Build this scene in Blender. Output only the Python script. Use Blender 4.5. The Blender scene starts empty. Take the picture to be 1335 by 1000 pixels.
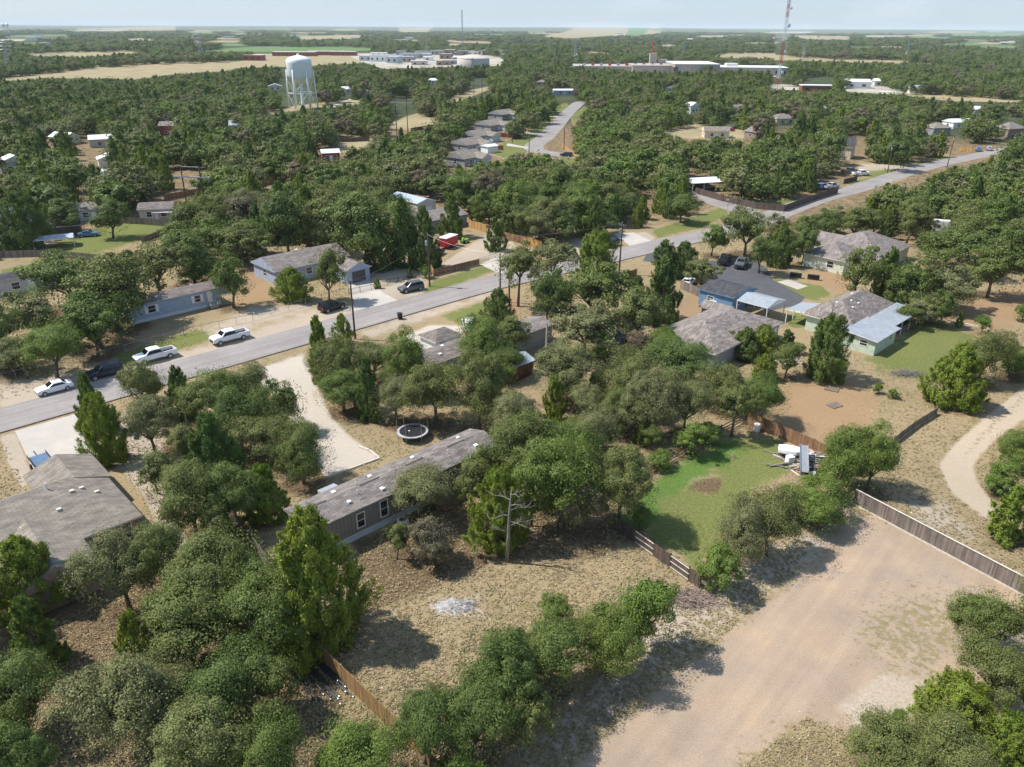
import bpy, math, random
import numpy as np
from mathutils import Vector, Matrix
R = math.radians
random.seed(7)
rng = np.random.default_rng(11)
SC = bpy.context.scene
COL = SC.collection

# ------------------------------------------------------------------ camera, sky, sun, exposure
CAM_H, FPX, PITCH, ROLL = 45.0, 1000.0, math.atan2(465, 1000), R(0.3)
cp, sp = math.cos(PITCH), math.sin(PITCH)
cr, sr = math.cos(ROLL), math.sin(ROLL)
cam = bpy.data.cameras.new('camera')
cam.sensor_width = 36.0
cam.lens = FPX / 1335 * 36
cam.clip_start = 1.0
cam.clip_end = 90000.0
camo = bpy.data.objects.new('camera', cam)
COL.objects.link(camo)
UP = Vector((0, sp, cp)); FW = Vector((0, cp, -sp)); RX = Vector((1, 0, 0))
ax = cr * RX + sr * UP; ay = -sr * RX + cr * UP; az = -FW
camo.matrix_world = Matrix(((ax.x, ay.x, az.x, 0), (ax.y, ay.y, az.y, 0), (ax.z, ay.z, az.z, CAM_H), (0, 0, 0, 1)))
SC.camera = camo

SUN_EL = R(54.0)
SHADOW_AZ = R(-9.0)                                  # direction in which shadows run on the ground
sd = Vector((-math.cos(SHADOW_AZ) * math.cos(SUN_EL), -math.sin(SHADOW_AZ) * math.cos(SUN_EL), math.sin(SUN_EL)))
sun = bpy.data.lights.new('sun', 'SUN')
sun.energy = 5.0
sun.angle = R(0.5)
sun.color = (1.0, 0.955, 0.89)
suno = bpy.data.objects.new('sun', sun)
suno.rotation_euler = sd.to_track_quat('Z', 'Y').to_euler()
suno.location = (-200, 60, 300)
COL.objects.link(suno)
world = bpy.data.worlds.new('World')
SC.world = world
world.use_nodes = True
wn = world.node_tree.nodes; wl = world.node_tree.links
bg = wn['Background']
sky = wn.new('ShaderNodeTexSky')
sky.sky_type = 'NISHITA'
sky.sun_disc = False
sky.sun_elevation = SUN_EL
sky.sun_rotation = math.atan2(sd.x, sd.y)
sky.altitude = 200
sky.air_density = 1.0
sky.dust_density = 0.3
sky.ozone_density = 1.0
# a few faint fair-weather clouds, mixed into the sky by direction
tc = wn.new('ShaderNodeTexCoord')
mp = wn.new('ShaderNodeMapping'); mp.inputs['Scale'].default_value = (2.2, 2.2, 9.0)
nz = wn.new('ShaderNodeTexNoise'); nz.inputs['Scale'].default_value = 2.4; nz.inputs['Detail'].default_value = 6
rp = wn.new('ShaderNodeValToRGB')
rp.color_ramp.elements[0].position = 0.56; rp.color_ramp.elements[0].color = (0, 0, 0, 1)
rp.color_ramp.elements[1].position = 0.80; rp.color_ramp.elements[1].color = (0.5, 0.5, 0.5, 1)
mx = wn.new('ShaderNodeMixRGB'); mx.inputs['Color2'].default_value = (6.6, 7.2, 7.9, 1)
wl.new(tc.outputs['Generated'], mp.inputs['Vector']); wl.new(mp.outputs['Vector'], nz.inputs['Vector'])
wl.new(nz.outputs['Fac'], rp.inputs['Fac']); wl.new(rp.outputs['Color'], mx.inputs['Fac'])
pale = wn.new('ShaderNodeMixRGB'); pale.inputs['Fac'].default_value = 0.55; pale.inputs['Color2'].default_value = (3.5, 5.1, 7.5, 1)   # flat pale blue mixed in to cool the sky and its fill
wl.new(sky.outputs['Color'], pale.inputs['Color1']); wl.new(pale.outputs['Color'], mx.inputs['Color1']); wl.new(mx.outputs['Color'], bg.inputs['Color'])
bg.inputs['Strength'].default_value = 0.10
SC.view_settings.view_transform = 'Standard'
SC.view_settings.look = 'None'
SC.view_settings.gamma = 1.0
SC.view_settings.exposure = 0.36
SC.render.engine = 'CYCLES'
SC.cycles.max_bounces = 6
SC.cycles.diffuse_bounces = 3
SC.cycles.transmission_bounces = 3
SC.cycles.volume_bounces = 1

# ------------------------------------------------------------------ survey: photo bearings to ground points
def P(px, py, z=0.0):
    u = (px - 667.5) / FPX; v = (py - 500) / FPX
    u, v = u * cr + v * sr, -u * sr + v * cr
    d = (u, cp - v * sp, -(sp + v * cp))
    t = (z - CAM_H) / d[2]
    return Vector((d[0] * t, d[1] * t, z))
def proj(x, y, z):
    dz = z - CAM_H
    dep = y * cp - dz * sp
    v = -(y * sp + dz * cp) / dep
    u = x / dep
    u, v = u * cr - v * sr, u * sr + v * cr
    return 667.5 + u * FPX, 500 + v * FPX, dep
A44 = R(44.0)
CS, SN = math.cos(A44), math.sin(A44)
def W(s, n, z=0.0):                                   # street frame: s along the street, n across it
    return Vector((s * CS - n * SN, s * SN + n * CS, z))

# ------------------------------------------------------------------ object helpers
def tag(o, label=None, cat=None, group=None, kind=None):
    if label: o['label'] = label
    if cat: o['category'] = cat
    if group: o['group'] = group
    if kind: o['kind'] = kind
    return o
def thing(name, label, cat, loc, rz=0.0, group=None):
    o = bpy.data.objects.new(name, None)
    o.empty_display_size = 0.5
    COL.objects.link(o)
    o.location = loc
    o.rotation_euler = (0, 0, rz)
    return tag(o, label, cat, group)
class MB:
    def __init__(s): s.v = []; s.f = []; s.m = []
    def add(s, vs, fs, mi=0):
        b = len(s.v)
        s.v.extend([tuple(q) for q in vs])
        for f in fs: s.f.append([b + i for i in f]); s.m.append(mi)
        return s
    def box(s, x0, x1, y0, y1, z0, z1, mi=0, M=None):
        vs = [Vector(q) for q in ((x0,y0,z0),(x1,y0,z0),(x1,y1,z0),(x0,y1,z0),(x0,y0,z1),(x1,y0,z1),(x1,y1,z1),(x0,y1,z1))]
        if M is not None: vs = [M @ q for q in vs]
        return s.add(vs, [(3,2,1,0),(4,5,6,7),(0,1,5,4),(1,2,6,5),(2,3,7,6),(3,0,4,7)], mi)
    def bar(s, p0, p1, w, h, mi=0):                   # box beam from p0 to p1 (centre line of its base)
        p0, p1 = Vector(p0), Vector(p1); d = p1 - p0; L = d.length
        M = Matrix.Translation(p0) @ d.to_track_quat('X', 'Z').to_matrix().to_4x4()
        return s.box(0, L, -w/2, w/2, 0, h, mi, M)
    def tube(s, pts, rad, n=6, mi=0, cap=True):
        pts = [Vector(q) for q in pts]
        if not hasattr(rad, '__len__'): rad = [rad] * len(pts)
        b = len(s.v)
        for i, q in enumerate(pts):
            d = (pts[min(i+1, len(pts)-1)] - pts[max(i-1, 0)])
            if d.length < 1e-9: d = Vector((0,0,1))
            d.normalize()
            a = d.cross(Vector((0,0,1)) if abs(d.z) < 0.9 else Vector((1,0,0))).normalized(); c = d.cross(a)
            for k in range(n):
                t = 2 * math.pi * k / n
                s.v.append(tuple(q + (a * math.cos(t) + c * math.sin(t)) * rad[i]))
        for i in range(len(pts) - 1):
            for k in range(n):
                s.f.append([b+i*n+k, b+i*n+(k+1) % n, b+(i+1)*n+(k+1) % n, b+(i+1)*n+k]); s.m.append(mi)
        if cap:
            s.f.append([b+k for k in range(n)][::-1]); s.m.append(mi)
            e = b + (len(pts)-1) * n
            s.f.append([e+k for k in range(n)]); s.m.append(mi)
        return s
    def lathe(s, prof, n=24, mi=0, c=(0,0,0)):
        b = len(s.v)
        for r, z in prof:
            for k in range(n):
                t = 2*math.pi*k/n
                s.v.append((c[0]+r*math.cos(t), c[1]+r*math.sin(t), c[2]+z))
        for i in range(len(prof)-1):
            for k in range(n):
                s.f.append([b+i*n+k, b+i*n+(k+1) % n, b+(i+1)*n+(k+1) % n, b+(i+1)*n+k]); s.m.append(mi)
        return s
    def mesh(s, name, mats, smooth=False):
        me = bpy.data.meshes.new(name)
        me.from_pydata(s.v, [], s.f)
        for m in (mats if isinstance(mats, (list, tuple)) else [mats]): me.materials.append(m)
        if any(s.m): me.polygons.foreach_set('material_index', s.m)
        if smooth: me.polygons.foreach_set('use_smooth', [True] * len(s.f))
        me.update()
        return me
    def build(s, name, mats, parent=None, smooth=False, loc=None):
        o = bpy.data.objects.new(name, s.mesh(name, mats, smooth))
        COL.objects.link(o)
        if parent: o.parent = parent
        if loc is not None: o.location = loc
        return o
def copy_tree(o, parent=None):
    c = o.copy(); COL.objects.link(c)
    if parent is not None: c.parent = parent
    for ch in o.children: copy_tree(ch, c)
    return c

# ------------------------------------------------------------------ materials
def nodes(name):
    m = bpy.data.materials.new(name); m.use_nodes = True
    n = m.node_tree.nodes; l = m.node_tree.links
    return m, n, l, n['Principled BSDF']
def rampnode(n, stops):
    r = n.new('ShaderNodeValToRGB'); e = r.color_ramp.elements
    while len(e) < len(stops): e.new(0.5)
    for i, (p, c) in enumerate(stops): e[i].position = p; e[i].color = (*c, 1) if len(c) == 3 else c
    return r
def sc3(c, k): return tuple(min(1, x * k) for x in c)
MATS = {}
def mat(name, col, rough=0.8, var=0.15, scale=1.5, metal=0.0, spec=0.3, stretch=(1,1,1), scale2=None, var2=0.0, island=0.0, bump=0.0):
    """plain surface: base colour broken by noise at one or two scales (object space)"""
    if name in MATS: return MATS[name]
    m, n, l, b = nodes(name)
    b.inputs['Roughness'].default_value = rough
    b.inputs['Metallic'].default_value = metal
    b.inputs['Specular IOR Level'].default_value = spec
    t = n.new('ShaderNodeTexCoord'); mp = n.new('ShaderNodeMapping'); mp.inputs['Scale'].default_value = stretch
    z = n.new('ShaderNodeTexNoise'); z.inputs['Scale'].default_value = scale; z.inputs['Detail'].default_value = 5; z.inputs['Roughness'].default_value = 0.65
    r = rampnode(n, [(0.3, sc3(col, 1 - var)), (0.7, sc3(col, 1 + var))])
    l.new(t.outputs['Object'], mp.inputs['Vector']); l.new(mp.outputs['Vector'], z.inputs['Vector']); l.new(z.outputs['Fac'], r.inputs['Fac'])
    out = r.outputs['Color']
    def mul(sock, facsock, lo, hi):
        mr = n.new('ShaderNodeMapRange'); mr.inputs['To Min'].default_value = lo; mr.inputs['To Max'].default_value = hi
        l.new(facsock, mr.inputs['Value'])
        mm = n.new('ShaderNodeVectorMath'); mm.operation = 'SCALE'
        l.new(sock, mm.inputs[0]); l.new(mr.outputs[0], mm.inputs['Scale'])
        return mm.outputs[0]
    if scale2:
        z2 = n.new('ShaderNodeTexNoise'); z2.inputs['Scale'].default_value = scale2; z2.inputs['Detail'].default_value = 3
        l.new(mp.outputs['Vector'], z2.inputs['Vector'])
        out = mul(out, z2.outputs['Fac'], 1 - 2*var2, 1 + 2*var2)
    if island:
        g = n.new('ShaderNodeNewGeometry')
        out = mul(out, g.outputs['Random Per Island'], 1 - island, 1 + island)
    l.new(out, b.inputs['Base Color'])
    if bump:
        bp = n.new('ShaderNodeBump'); bp.inputs['Strength'].default_value = bump; bp.inputs['Distance'].default_value = 0.05
        l.new(z.outputs['Fac'], bp.inputs['Height']); l.new(bp.outputs['Normal'], b.inputs['Normal'])
    MATS[name] = m
    return m
def shingle(name, col, var=0.28):
    """architectural shingle: courses along the slope, blotchy tabs"""
    m, n, l, b = nodes(name)
    b.inputs['Roughness'].default_value = 0.95; b.inputs['Specular IOR Level'].default_value = 0.1
    t = n.new('ShaderNodeTexCoord')
    br = n.new('ShaderNodeTexBrick'); br.inputs['Scale'].default_value = 1.0
    br.inputs['Brick Width'].default_value = 0.75; br.inputs['Row Height'].default_value = 0.24
    br.inputs['Mortar Size'].default_value = 0.016; br.inputs['Bias'].default_value = 0.0
    br.inputs['Color1'].default_value = (*sc3(col, 1 - var), 1); br.inputs['Color2'].default_value = (*sc3(col, 1 + var), 1)
    br.inputs['Mortar'].default_value = (*sc3(col, 0.55), 1)
    z = n.new('ShaderNodeTexNoise'); z.inputs['Scale'].default_value = 0.9; z.inputs['Detail'].default_value = 6
    mp = n.new('ShaderNodeMapping'); mp.inputs['Scale'].default_value = (0.9, 1.6, 1.6)
    l.new(t.outputs['Object'], mp.inputs['Vector']); l.new(mp.outputs['Vector'], z.inputs['Vector'])
    l.new(t.outputs['Object'], br.inputs['Vector'])
    r = rampnode(n, [(0.25, (0.72, 0.72, 0.73)), (0.75, (1.28, 1.26, 1.24))])
    mm = n.new('ShaderNodeMixRGB'); mm.blend_type = 'MULTIPLY'; mm.inputs['Fac'].default_value = 1.0
    l.new(z.outputs['Fac'], r.inputs['Fac']); l.new(br.outputs['Color'], mm.inputs['Color1']); l.new(r.outputs['Color'], mm.inputs['Color2'])
    l.new(mm.outputs['Color'], b.inputs['Base Color'])
    bp = n.new('ShaderNodeBump'); bp.inputs['Strength'].default_value = 0.5; bp.inputs['Distance'].default_value = 0.02
    l.new(br.outputs['Color'], bp.inputs['Height']); l.new(bp.outputs['Normal'], b.inputs['Normal'])
    return m
def siding(name, col, step=0.4, vertical=True, groove=0.08, dark=0.55):
    m, n, l, b = nodes(name)
    b.inputs['Roughness'].default_value = 0.7; b.inputs['Specular IOR Level'].default_value = 0.25
    t = n.new('ShaderNodeTexCoord'); sx = n.new('ShaderNodeSeparateXYZ'); l.new(t.outputs['Object'], sx.inputs[0])
    a = n.new('ShaderNodeMath'); a.operation = 'ADD'
    if vertical: l.new(sx.outputs['X'], a.inputs[0]); l.new(sx.outputs['Y'], a.inputs[1])
    else: l.new(sx.outputs['Z'], a.inputs[0]); a.inputs[1].default_value = 0.0
    d = n.new('ShaderNodeMath'); d.operation = 'DIVIDE'; d.inputs[1].default_value = step; l.new(a.outputs[0], d.inputs[0])
    f = n.new('ShaderNodeMath'); f.operation = 'FRACT'; l.new(d.outputs[0], f.inputs[0])
    lt = n.new('ShaderNodeMath'); lt.operation = 'LESS_THAN'; lt.inputs[1].default_value = groove; l.new(f.outputs[0], lt.inputs[0])
    z = n.new('ShaderNodeTexNoise'); z.inputs['Scale'].default_value = 1.3; z.inputs['Detail'].default_value = 6
    l.new(t.outputs['Object'], z.inputs['Vector'])
    r = rampnode(n, [(0.3, sc3(col, 0.86)), (0.7, sc3(col, 1.12))]); l.new(z.outputs['Fac'], r.inputs['Fac'])
    mm = n.new('ShaderNodeMixRGB'); mm.inputs['Color2'].default_value = (*sc3(col, dark), 1)
    l.new(lt.outputs[0], mm.inputs['Fac']); l.new(r.outputs['Color'], mm.inputs['Color1']); l.new(mm.outputs['Color'], b.inputs['Base Color'])
    return m
def metalroof(name, col):
    m = siding(name, col, 0.45, True, 0.07, 0.8)
    b = m.node_tree.nodes['Principled BSDF']; b.inputs['Roughness'].default_value = 0.5; b.inputs['Metallic'].default_value = 0.05
    return m
M_ = dict(
    shingle_hero=shingle('shingle_weathered', (0.212, 0.187, 0.170)),
    shingle_grey=shingle('shingle_grey', (0.245, 0.215, 0.182), 0.16),
    shingle_tan=shingle('shingle_tan', (0.232, 0.203, 0.188), 0.2),
    shingle_brown=shingle('shingle_brown', (0.20, 0.17, 0.155), 0.25),
    shingle_charcoal=shingle('shingle_charcoal', (0.075, 0.076, 0.085), 0.25),
    shingle_mix=shingle('shingle_mottled', (0.235, 0.203, 0.185), 0.33),
    metal_blue=metalroof('metal_roof_pale_blue', (0.31, 0.335, 0.365)),
    metal_white=metalroof('metal_roof_white', (0.74, 0.75, 0.76)),
    metal_grey=metalroof('metal_roof_grey', (0.40, 0.45, 0.50)),
    greige=siding('board_siding_grey_brown', (0.235, 0.205, 0.185), 0.41, True, 0.10, 0.6),
    skirt=mat('skirting_white', (0.58, 0.60, 0.64), 0.6, 0.08),
    bluegrey=siding('lap_siding_blue_grey', (0.36, 0.42, 0.52), 0.2, False, 0.12, 0.75),
    pale=siding('lap_siding_pale', (0.52, 0.54, 0.55), 0.2, False, 0.12, 0.78),
    sage=siding('lap_siding_sage_green', (0.52, 0.60, 0.47), 0.22, False, 0.1, 0.8),
    palegreen=siding('lap_siding_pale_green', (0.66, 0.68, 0.55), 0.22, False, 0.1, 0.82),
    blue=siding('panel_siding_blue', (0.14, 0.27, 0.43), 0.6, True, 0.04, 0.7),
    grey=siding('panel_siding_grey', (0.30, 0.31, 0.32), 0.3, True, 0.07, 0.75),
    tan=siding('panel_siding_tan', (0.50, 0.46, 0.41), 0.3, True, 0.06, 0.85),
    cream=siding('stucco_cream', (0.68, 0.60, 0.44), 0.25, False, 0.05, 0.9),
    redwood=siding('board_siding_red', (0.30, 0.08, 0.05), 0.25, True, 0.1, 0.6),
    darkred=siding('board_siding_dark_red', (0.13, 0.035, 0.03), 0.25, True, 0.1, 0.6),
    brick=siding('brick_brown', (0.30, 0.22, 0.18), 0.09, False, 0.15, 0.8),
    white=mat('painted_white', (0.78, 0.78, 0.77), 0.55, 0.05),
    trim=mat('trim_off_white', (0.66, 0.65, 0.62), 0.6, 0.06),
    trimdark=mat('trim_dark', (0.10, 0.09, 0.085), 0.6, 0.1),
    glass=mat('window_glass', (0.018, 0.022, 0.028), 0.08, 0.2, spec=0.6),
    wood=mat('weathered_board', (0.20, 0.165, 0.14), 0.9, 0.25, 2.0, stretch=(1,1,.3), island=0.3),
    wooddark=mat('dark_board', (0.115, 0.085, 0.07), 0.9, 0.25, 2.0, stretch=(1,1,.3), island=0.3),
    woodnew=mat('new_cedar_board', (0.46, 0.27, 0.10), 0.85, 0.2, 2.0, stretch=(1,1,.3), island=0.22),
    woodnew_shaded=mat('new_cedar_shaded', (0.30, 0.185, 0.085), 0.85, 0.2, 2.0, stretch=(1,1,.3), island=0.25),  # new cedar, darkened to carry the partial shade on its fence
    woodbrown=mat('brown_board', (0.26, 0.15, 0.085), 0.9, 0.22, 2.0, stretch=(1,1,.3), island=0.28),
    woodpale=mat('bleached_timber', (0.55, 0.50, 0.43), 0.9, 0.2, 3.0, island=0.15),
    pole=mat('pole_timber', (0.095, 0.075, 0.06), 0.9, 0.3, 2.5, stretch=(1,1,.15)),
    galv=mat('galvanised_steel', (0.42, 0.43, 0.44), 0.45, 0.1, metal=0.6),
    wire=mat('wire_aluminium', (0.30, 0.30, 0.30), 0.5, 0.1, metal=0.5),
    iron=mat('black_iron', (0.03, 0.03, 0.032), 0.5, 0.2),
    black=mat('black_fabric', (0.018, 0.018, 0.02), 0.85, 0.3),
    rubber=mat('black_rubber', (0.022, 0.022, 0.022), 0.85, 0.25),
    plastic_grey=mat('grey_vinyl', (0.40, 0.40, 0.41), 0.6, 0.12),
    bark=mat('bark', (0.135, 0.11, 0.09), 0.95, 0.35, 3.0),
    deadwood=mat('dead_grey_wood', (0.235, 0.21, 0.19), 0.95, 0.3, 3.0),
    concrete=mat('concrete_pale', (0.44, 0.40, 0.355), 0.9, 0.08, 0.5, scale2=0.12, var2=0.08),
    towerwhite=mat('tower_white_paint', (0.74, 0.76, 0.75), 0.5, 0.06, 0.15),
    tankcream=mat('tank_cream_paint', (0.52, 0.46, 0.40), 0.6, 0.05, 0.1),
    factory=siding('factory_panel', (0.40, 0.345, 0.30), 4.0, True, 0.03, 0.85),
    paint_red=mat('paint_red', (0.50, 0.02, 0.03), 0.4, 0.1),
    roofbeige=mat('beige_membrane_roof', (0.40, 0.355, 0.31), 0.8, 0.1, 0.05),
    mastred=mat('mast_red', (0.42, 0.07, 0.06), 0.6, 0.1),
)
# ------------------------------------------------------------------ regions read off the photo
# each: (attribute painted on the ground or None, keep clear of trees?, softness px, outline in photo pixels)
ZONES = [
 # --- near ground
 ('gravel', 1, 20, [(1098,662),(1180,692),(1335,772),(1500,860),(1500,1000),(1335,940),(1250,925),(1130,965),(1050,935),(955,1010),(900,1060),(640,1080),(745,1000),(850,905),(950,822),(1035,745)]),
 ('bare', 0, 24, [(1150,870),(1245,890),(1215,930),(1110,955),(1080,920)]),
 ('sparse', 0, 40, [(1105,790),(1190,755),(1270,765),(1285,850),(1200,900),(1110,860)]),
 ('sparse', 0, 14, [(1190,815),(1240,805),(1242,850),(1200,855)]),
 ('sparse', 0, 30, [(930,1010),(1010,940),(1070,925),(1130,960),(1180,1010),(1100,1060),(950,1060)]),
 ('sparse', 0, 16, [(700,1000),(790,915),(900,805),(1000,745),(1085,705),(1092,716),(1010,785),(915,860),(810,950),(740,1020)]),
 ('track', 1, 7, [(1350,492),(1290,540),(1244,580),(1224,606),(1240,642),(1284,676),(1304,668),(1274,628),(1268,606),(1292,578),(1330,550),(1355,536)]),
 ('sparse', 0, 5, [(1335,514),(1290,550),(1262,582),(1256,594),(1262,596),(1274,580),(1304,552),(1340,522)]),
 ('bare', 0, 30, [(1180,650),(1235,660),(1270,700),(1215,690)]),
 ('green', 0, 16, [(815,668),(868,612),(950,570),(1012,572),(1036,612),(985,640),(935,720),(905,742),(850,702),(810,690)]),
 ('litter', 0, 12, [(900,618),(948,622),(938,648),(888,642)]),
 ('lush', 0, 22, [(800,680),(868,612),(950,572),(975,590),(930,615),(860,655),(850,690),(825,690)]),
 ('green', 0, 16, [(1130,468),(1165,448),(1200,420),(1272,432),(1262,470),(1215,500),(1150,482)]),
 ('red', 0, 12, [(995,552),(1020,505),(1072,486),(1118,495),(1150,530),(1115,575),(1085,590),(1052,584)]),
 ('red', 0, 12, [(1225,400),(1335,370),(1345,405),(1290,440),(1240,425)]),
 ('sparse', 0, 40, [(1110,520),(1185,505),(1215,530),(1150,565),(1110,550)]),
 ('lime', 1, 8, [(312,489),(395,461),(412,500),(432,545),(462,574),(495,597),(425,622),(412,598),(392,560),(350,512)]),
 ('lime', 1, 5, [(522,440),(560,424),(608,424),(604,434),(572,447),(552,458)]),
 ('bare', 0, 16, [(0,502),(120,478),(260,452),(420,400),(520,385),(640,346),(650,356),(560,379),(420,428),(330,450),(150,506),(0,538)]),
 ('green', 0, 6, [(150,462),(270,425),(330,408),(330,420),(270,445),(160,478)]),
 ('green', 0, 6, [(555,372),(640,345),(648,352),(570,378)]),
 ('bare', 0, 11, [(470,432),(560,404),(650,378),(650,384),(560,414),(480,440)]),
 ('green', 0, 6, [(575,412),(645,390),(650,400),(600,424)]),
 ('bare', 0, 6, [(0,570),(20,562),(42,620),(30,640),(10,600)]),
 ('bare', 0, 26, [(640,1010),(760,905),(900,770),(1060,690),(1100,660),(1110,680),(1000,760),(880,870),(760,980),(690,1030)]),
 ('bare', 0, 30, [(690,1000),(790,910),(900,800),(1000,740),(1085,700),(1090,712),(1000,775),(900,850),(800,940),(730,1010)]),
 ('bare', 0, 16, [(560,780),(625,778),(630,805),(570,806)]),
 ('litter', 0, 14, [(460,700),(520,690),(600,650),(740,690),(830,700),(760,730),(640,735),(480,800)]),
 ('bare', 0, 10, [(160,540),(215,520),(210,620),(240,700),(260,740),(225,720),(190,650),(150,600)]),
 ('litter', 0, 20, [(0,760),(180,740),(330,700),(430,860),(480,1050),(0,1100)]),
 ('bare', 0, 8, [(20,0),(20,0),(20,1)]),
 # --- green and bare yards across the street
 ('green', 1, 6, [(0,352),(60,340),(118,338),(70,360),(0,372)]),
 ('green', 1, 5, [(62,322),(120,298),(150,290),(222,292),(212,300),(190,312),(120,332),(85,333)]),
 ('bare', 0, 5, [(25,300),(90,295),(60,325),(10,330)]),
 ('bare', 1, 4, [(612,320),(640,302),(675,318),(655,333),(625,338),(590,350),(575,345)]),
 ('green', 1, 4, [(565,366),(625,348),(652,345),(640,352),(570,380),(545,390)]),
 ('bare', 1, 4, [(710,325),(760,312),(765,330),(720,345)]),
 ('bare', 1, 3, [(818,305),(842,302),(856,311),(842,316)]),
 ('green', 1, 4, [(850,300),(905,283),(945,268),(950,280),(915,297),(858,310)]),
 ('green', 1, 3, [(918,252),(1000,262),(1050,258),(1052,264),(1000,268),(920,257)]),
 ('green', 1, 3, [(1105,236),(1170,228),(1180,232),(1125,246),(1108,246)]),
 ('bare', 1, 3, [(1118,214),(1200,212),(1185,222),(1120,222)]),
 ('green', 1, 3, [(1110,226),(1182,220),(1180,227),(1140,232)]),
 ('green', 1, 3, [(1195,212),(1232,203),(1240,206),(1200,218)]),
 ('red', 1, 4, [(885,395),(900,385),(950,400),(940,412),(905,412),(875,418)]),
 ('green', 1, 4, [(1005,362),(1070,372),(1085,385),(1060,392),(1020,375)]),
 ('green', 1, 4, [(1023,410),(1060,405),(1058,428),(1030,425)]),
 ('red', 1, 4, [(1060,352),(1110,362),(1110,382),(1080,376),(1055,366)]),
 ('red', 1, 4, [(698,466),(735,455),(738,470),(712,474)]),
 ('red', 0, 4, [(652,385),(672,385),(680,410),(660,412)]),
 ('bare', 1, 16, [(480,352),(530,350),(556,366),(545,388),(500,390),(480,372)]),
 ('red', 0, 22, [(300,350),(345,330),(350,395),(310,410)]),
 ('bare', 1, 13, [(260,430),(330,402),(420,395),(400,405),(330,425),(275,442)]),
 # --- along the far street
 ('green', 1, 3, [(640,200),(655,186),(690,172),(718,152),(726,150),(705,175),(690,196),(660,206)]),
 ('green', 1, 3, [(720,140),(738,134),(742,138),(730,147)]),
 ('green', 1, 2, [(745,152),(762,138),(766,142),(748,162)]),
 ('green', 1, 2, [(730,205),(740,195),(757,208),(750,216),(733,212)]),
 ('field', 1, 2, [(505,165),(530,152),(548,147),(575,150),(565,165),(535,168)]),
 ('field', 1, 2, [(580,128),(600,120),(640,112),(640,116),(600,132),(582,134)]),
 ('field', 1, 2, [(440,178),(490,176),(480,192),(445,200),(430,195)]),
 ('red', 1, 2, [(330,243),(352,232),(382,224),(385,230),(355,243),(335,248)]),
 ('red', 1, 2, [(255,240),(270,240),(270,250),(255,250)]),
 ('field', 1, 2, [(335,146),(400,136),(470,128),(470,136),(400,142),(350,150)]),
 ('field', 1, 2, [(860,168),(905,162),(960,168),(985,172),(970,180),(900,180),(865,178)]),
 # --- far fields
 ('field', 1, 1, [(0,101),(60,92),(140,84),(240,79),(330,81),(330,88),(290,93),(215,98),(180,104),(100,102),(30,104),(0,106)]),
 ('field', 1, 1, [(20,69),(100,66),(182,65),(182,70),(110,75),(50,74)]),
 ('greenf', 1, 1, [(225,68),(330,61),(440,59),(490,61),(480,66),(330,68)]),
 ('field', 1, 1, [(230,80),(330,77),(330,70),(480,69),(520,74),(480,82),(400,86),(340,88),(300,88)]),
 ('pave', 1, 1, [(450,70),(600,68),(660,74),(655,86),(560,88),(500,90),(470,80)]),
 ('field', 1, 1, [(570,51),(640,53),(640,58),(590,55)]),
 ('field', 1, 1, [(1000,71),(1100,75),(1185,77),(1186,83),(1110,82),(1000,78)]),
 ('field', 1, 1, [(940,68),(1010,68),(1010,74),(940,74)]),
 ('field', 1, 1, [(1190,80),(1222,82),(1222,85),(1190,84)]),
 ('greenf', 1, 1, [(1235,83),(1265,86),(1292,89),(1290,92),(1240,88)]),
 ('pave', 1, 1, [(1096,115),(1125,105),(1145,104),(1160,112),(1185,120),(1180,124),(1100,120)]),
 ('field', 1, 1, [(1180,118),(1240,122),(1335,128),(1335,134),(1240,132),(1180,125)]),
 ('pave', 1, 1, [(998,110),(1032,110),(1055,114),(1055,118),(1000,117)]),
 ('field', 1, 1, [(700,48),(760,38),(860,38),(862,44),(800,47),(740,50)]),
 ('greenf', 1, 1, [(820,38),(850,38),(835,47),(815,47)]),
 ('field', 1, 1, [(1030,46),(1110,47),(1110,52),(1050,52)]),
 ('greenf', 1, 1, [(1240,44),(1335,44),(1335,47),(1240,47)]),
 ('field', 1, 1, [(760,66),(800,67),(800,71),(760,70)]),
 ('field', 1, 1, [(930,70),(990,72),(1000,77),(930,75)]),
 ('field', 1, 1, [(520,38),(560,38),(560,42),(520,42)]),
 ('field', 1, 1, [(100,38),(230,36),(230,40),(100,41)]),
 ('field', 1, 1, [(388,47),(470,45),(470,51),(388,52)]),
 ('pave', 0, 1, [(745,85),(910,80),(1012,86),(1012,100),(900,104),(745,98)]),
]
EXTRA = [(66, 188, 'tan', 'metal_white'), (104, 243, 'white', 'metal_grey'), (152, 240, 'cream', 'shingle_tan'), (448, 122, 'white', 'metal_white'), (474, 127, 'tan', 'shingle_tan'), (868, 120, 'pale', 'shingle_tan'), (918, 180, 'cream', 'shingle_grey'),
         (955, 148, 'tan', 'shingle_tan'), (985, 182, 'brick', 'shingle_tan'), (1075, 150, 'cream', 'metal_white'), (1160, 160, 'tan', 'shingle_grey'), (30, 168, 'white', 'metal_white'), (300, 172, 'tan', 'metal_grey'), (560, 110, 'white', 'metal_white'), (815, 150, 'cream', 'shingle_tan'), (1270, 150, 'pale', 'metal_white'), (700, 112, 'brick', 'shingle_tan'), (350, 118, 'cream', 'metal_grey')]
KEEP_EXTRA = [[(x-2, y-7), (x+11, y-8), (x+12, y+0), (x-3, y+1)] for x, y, _a, _b in EXTRA]
_r = random.Random(31)
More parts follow.
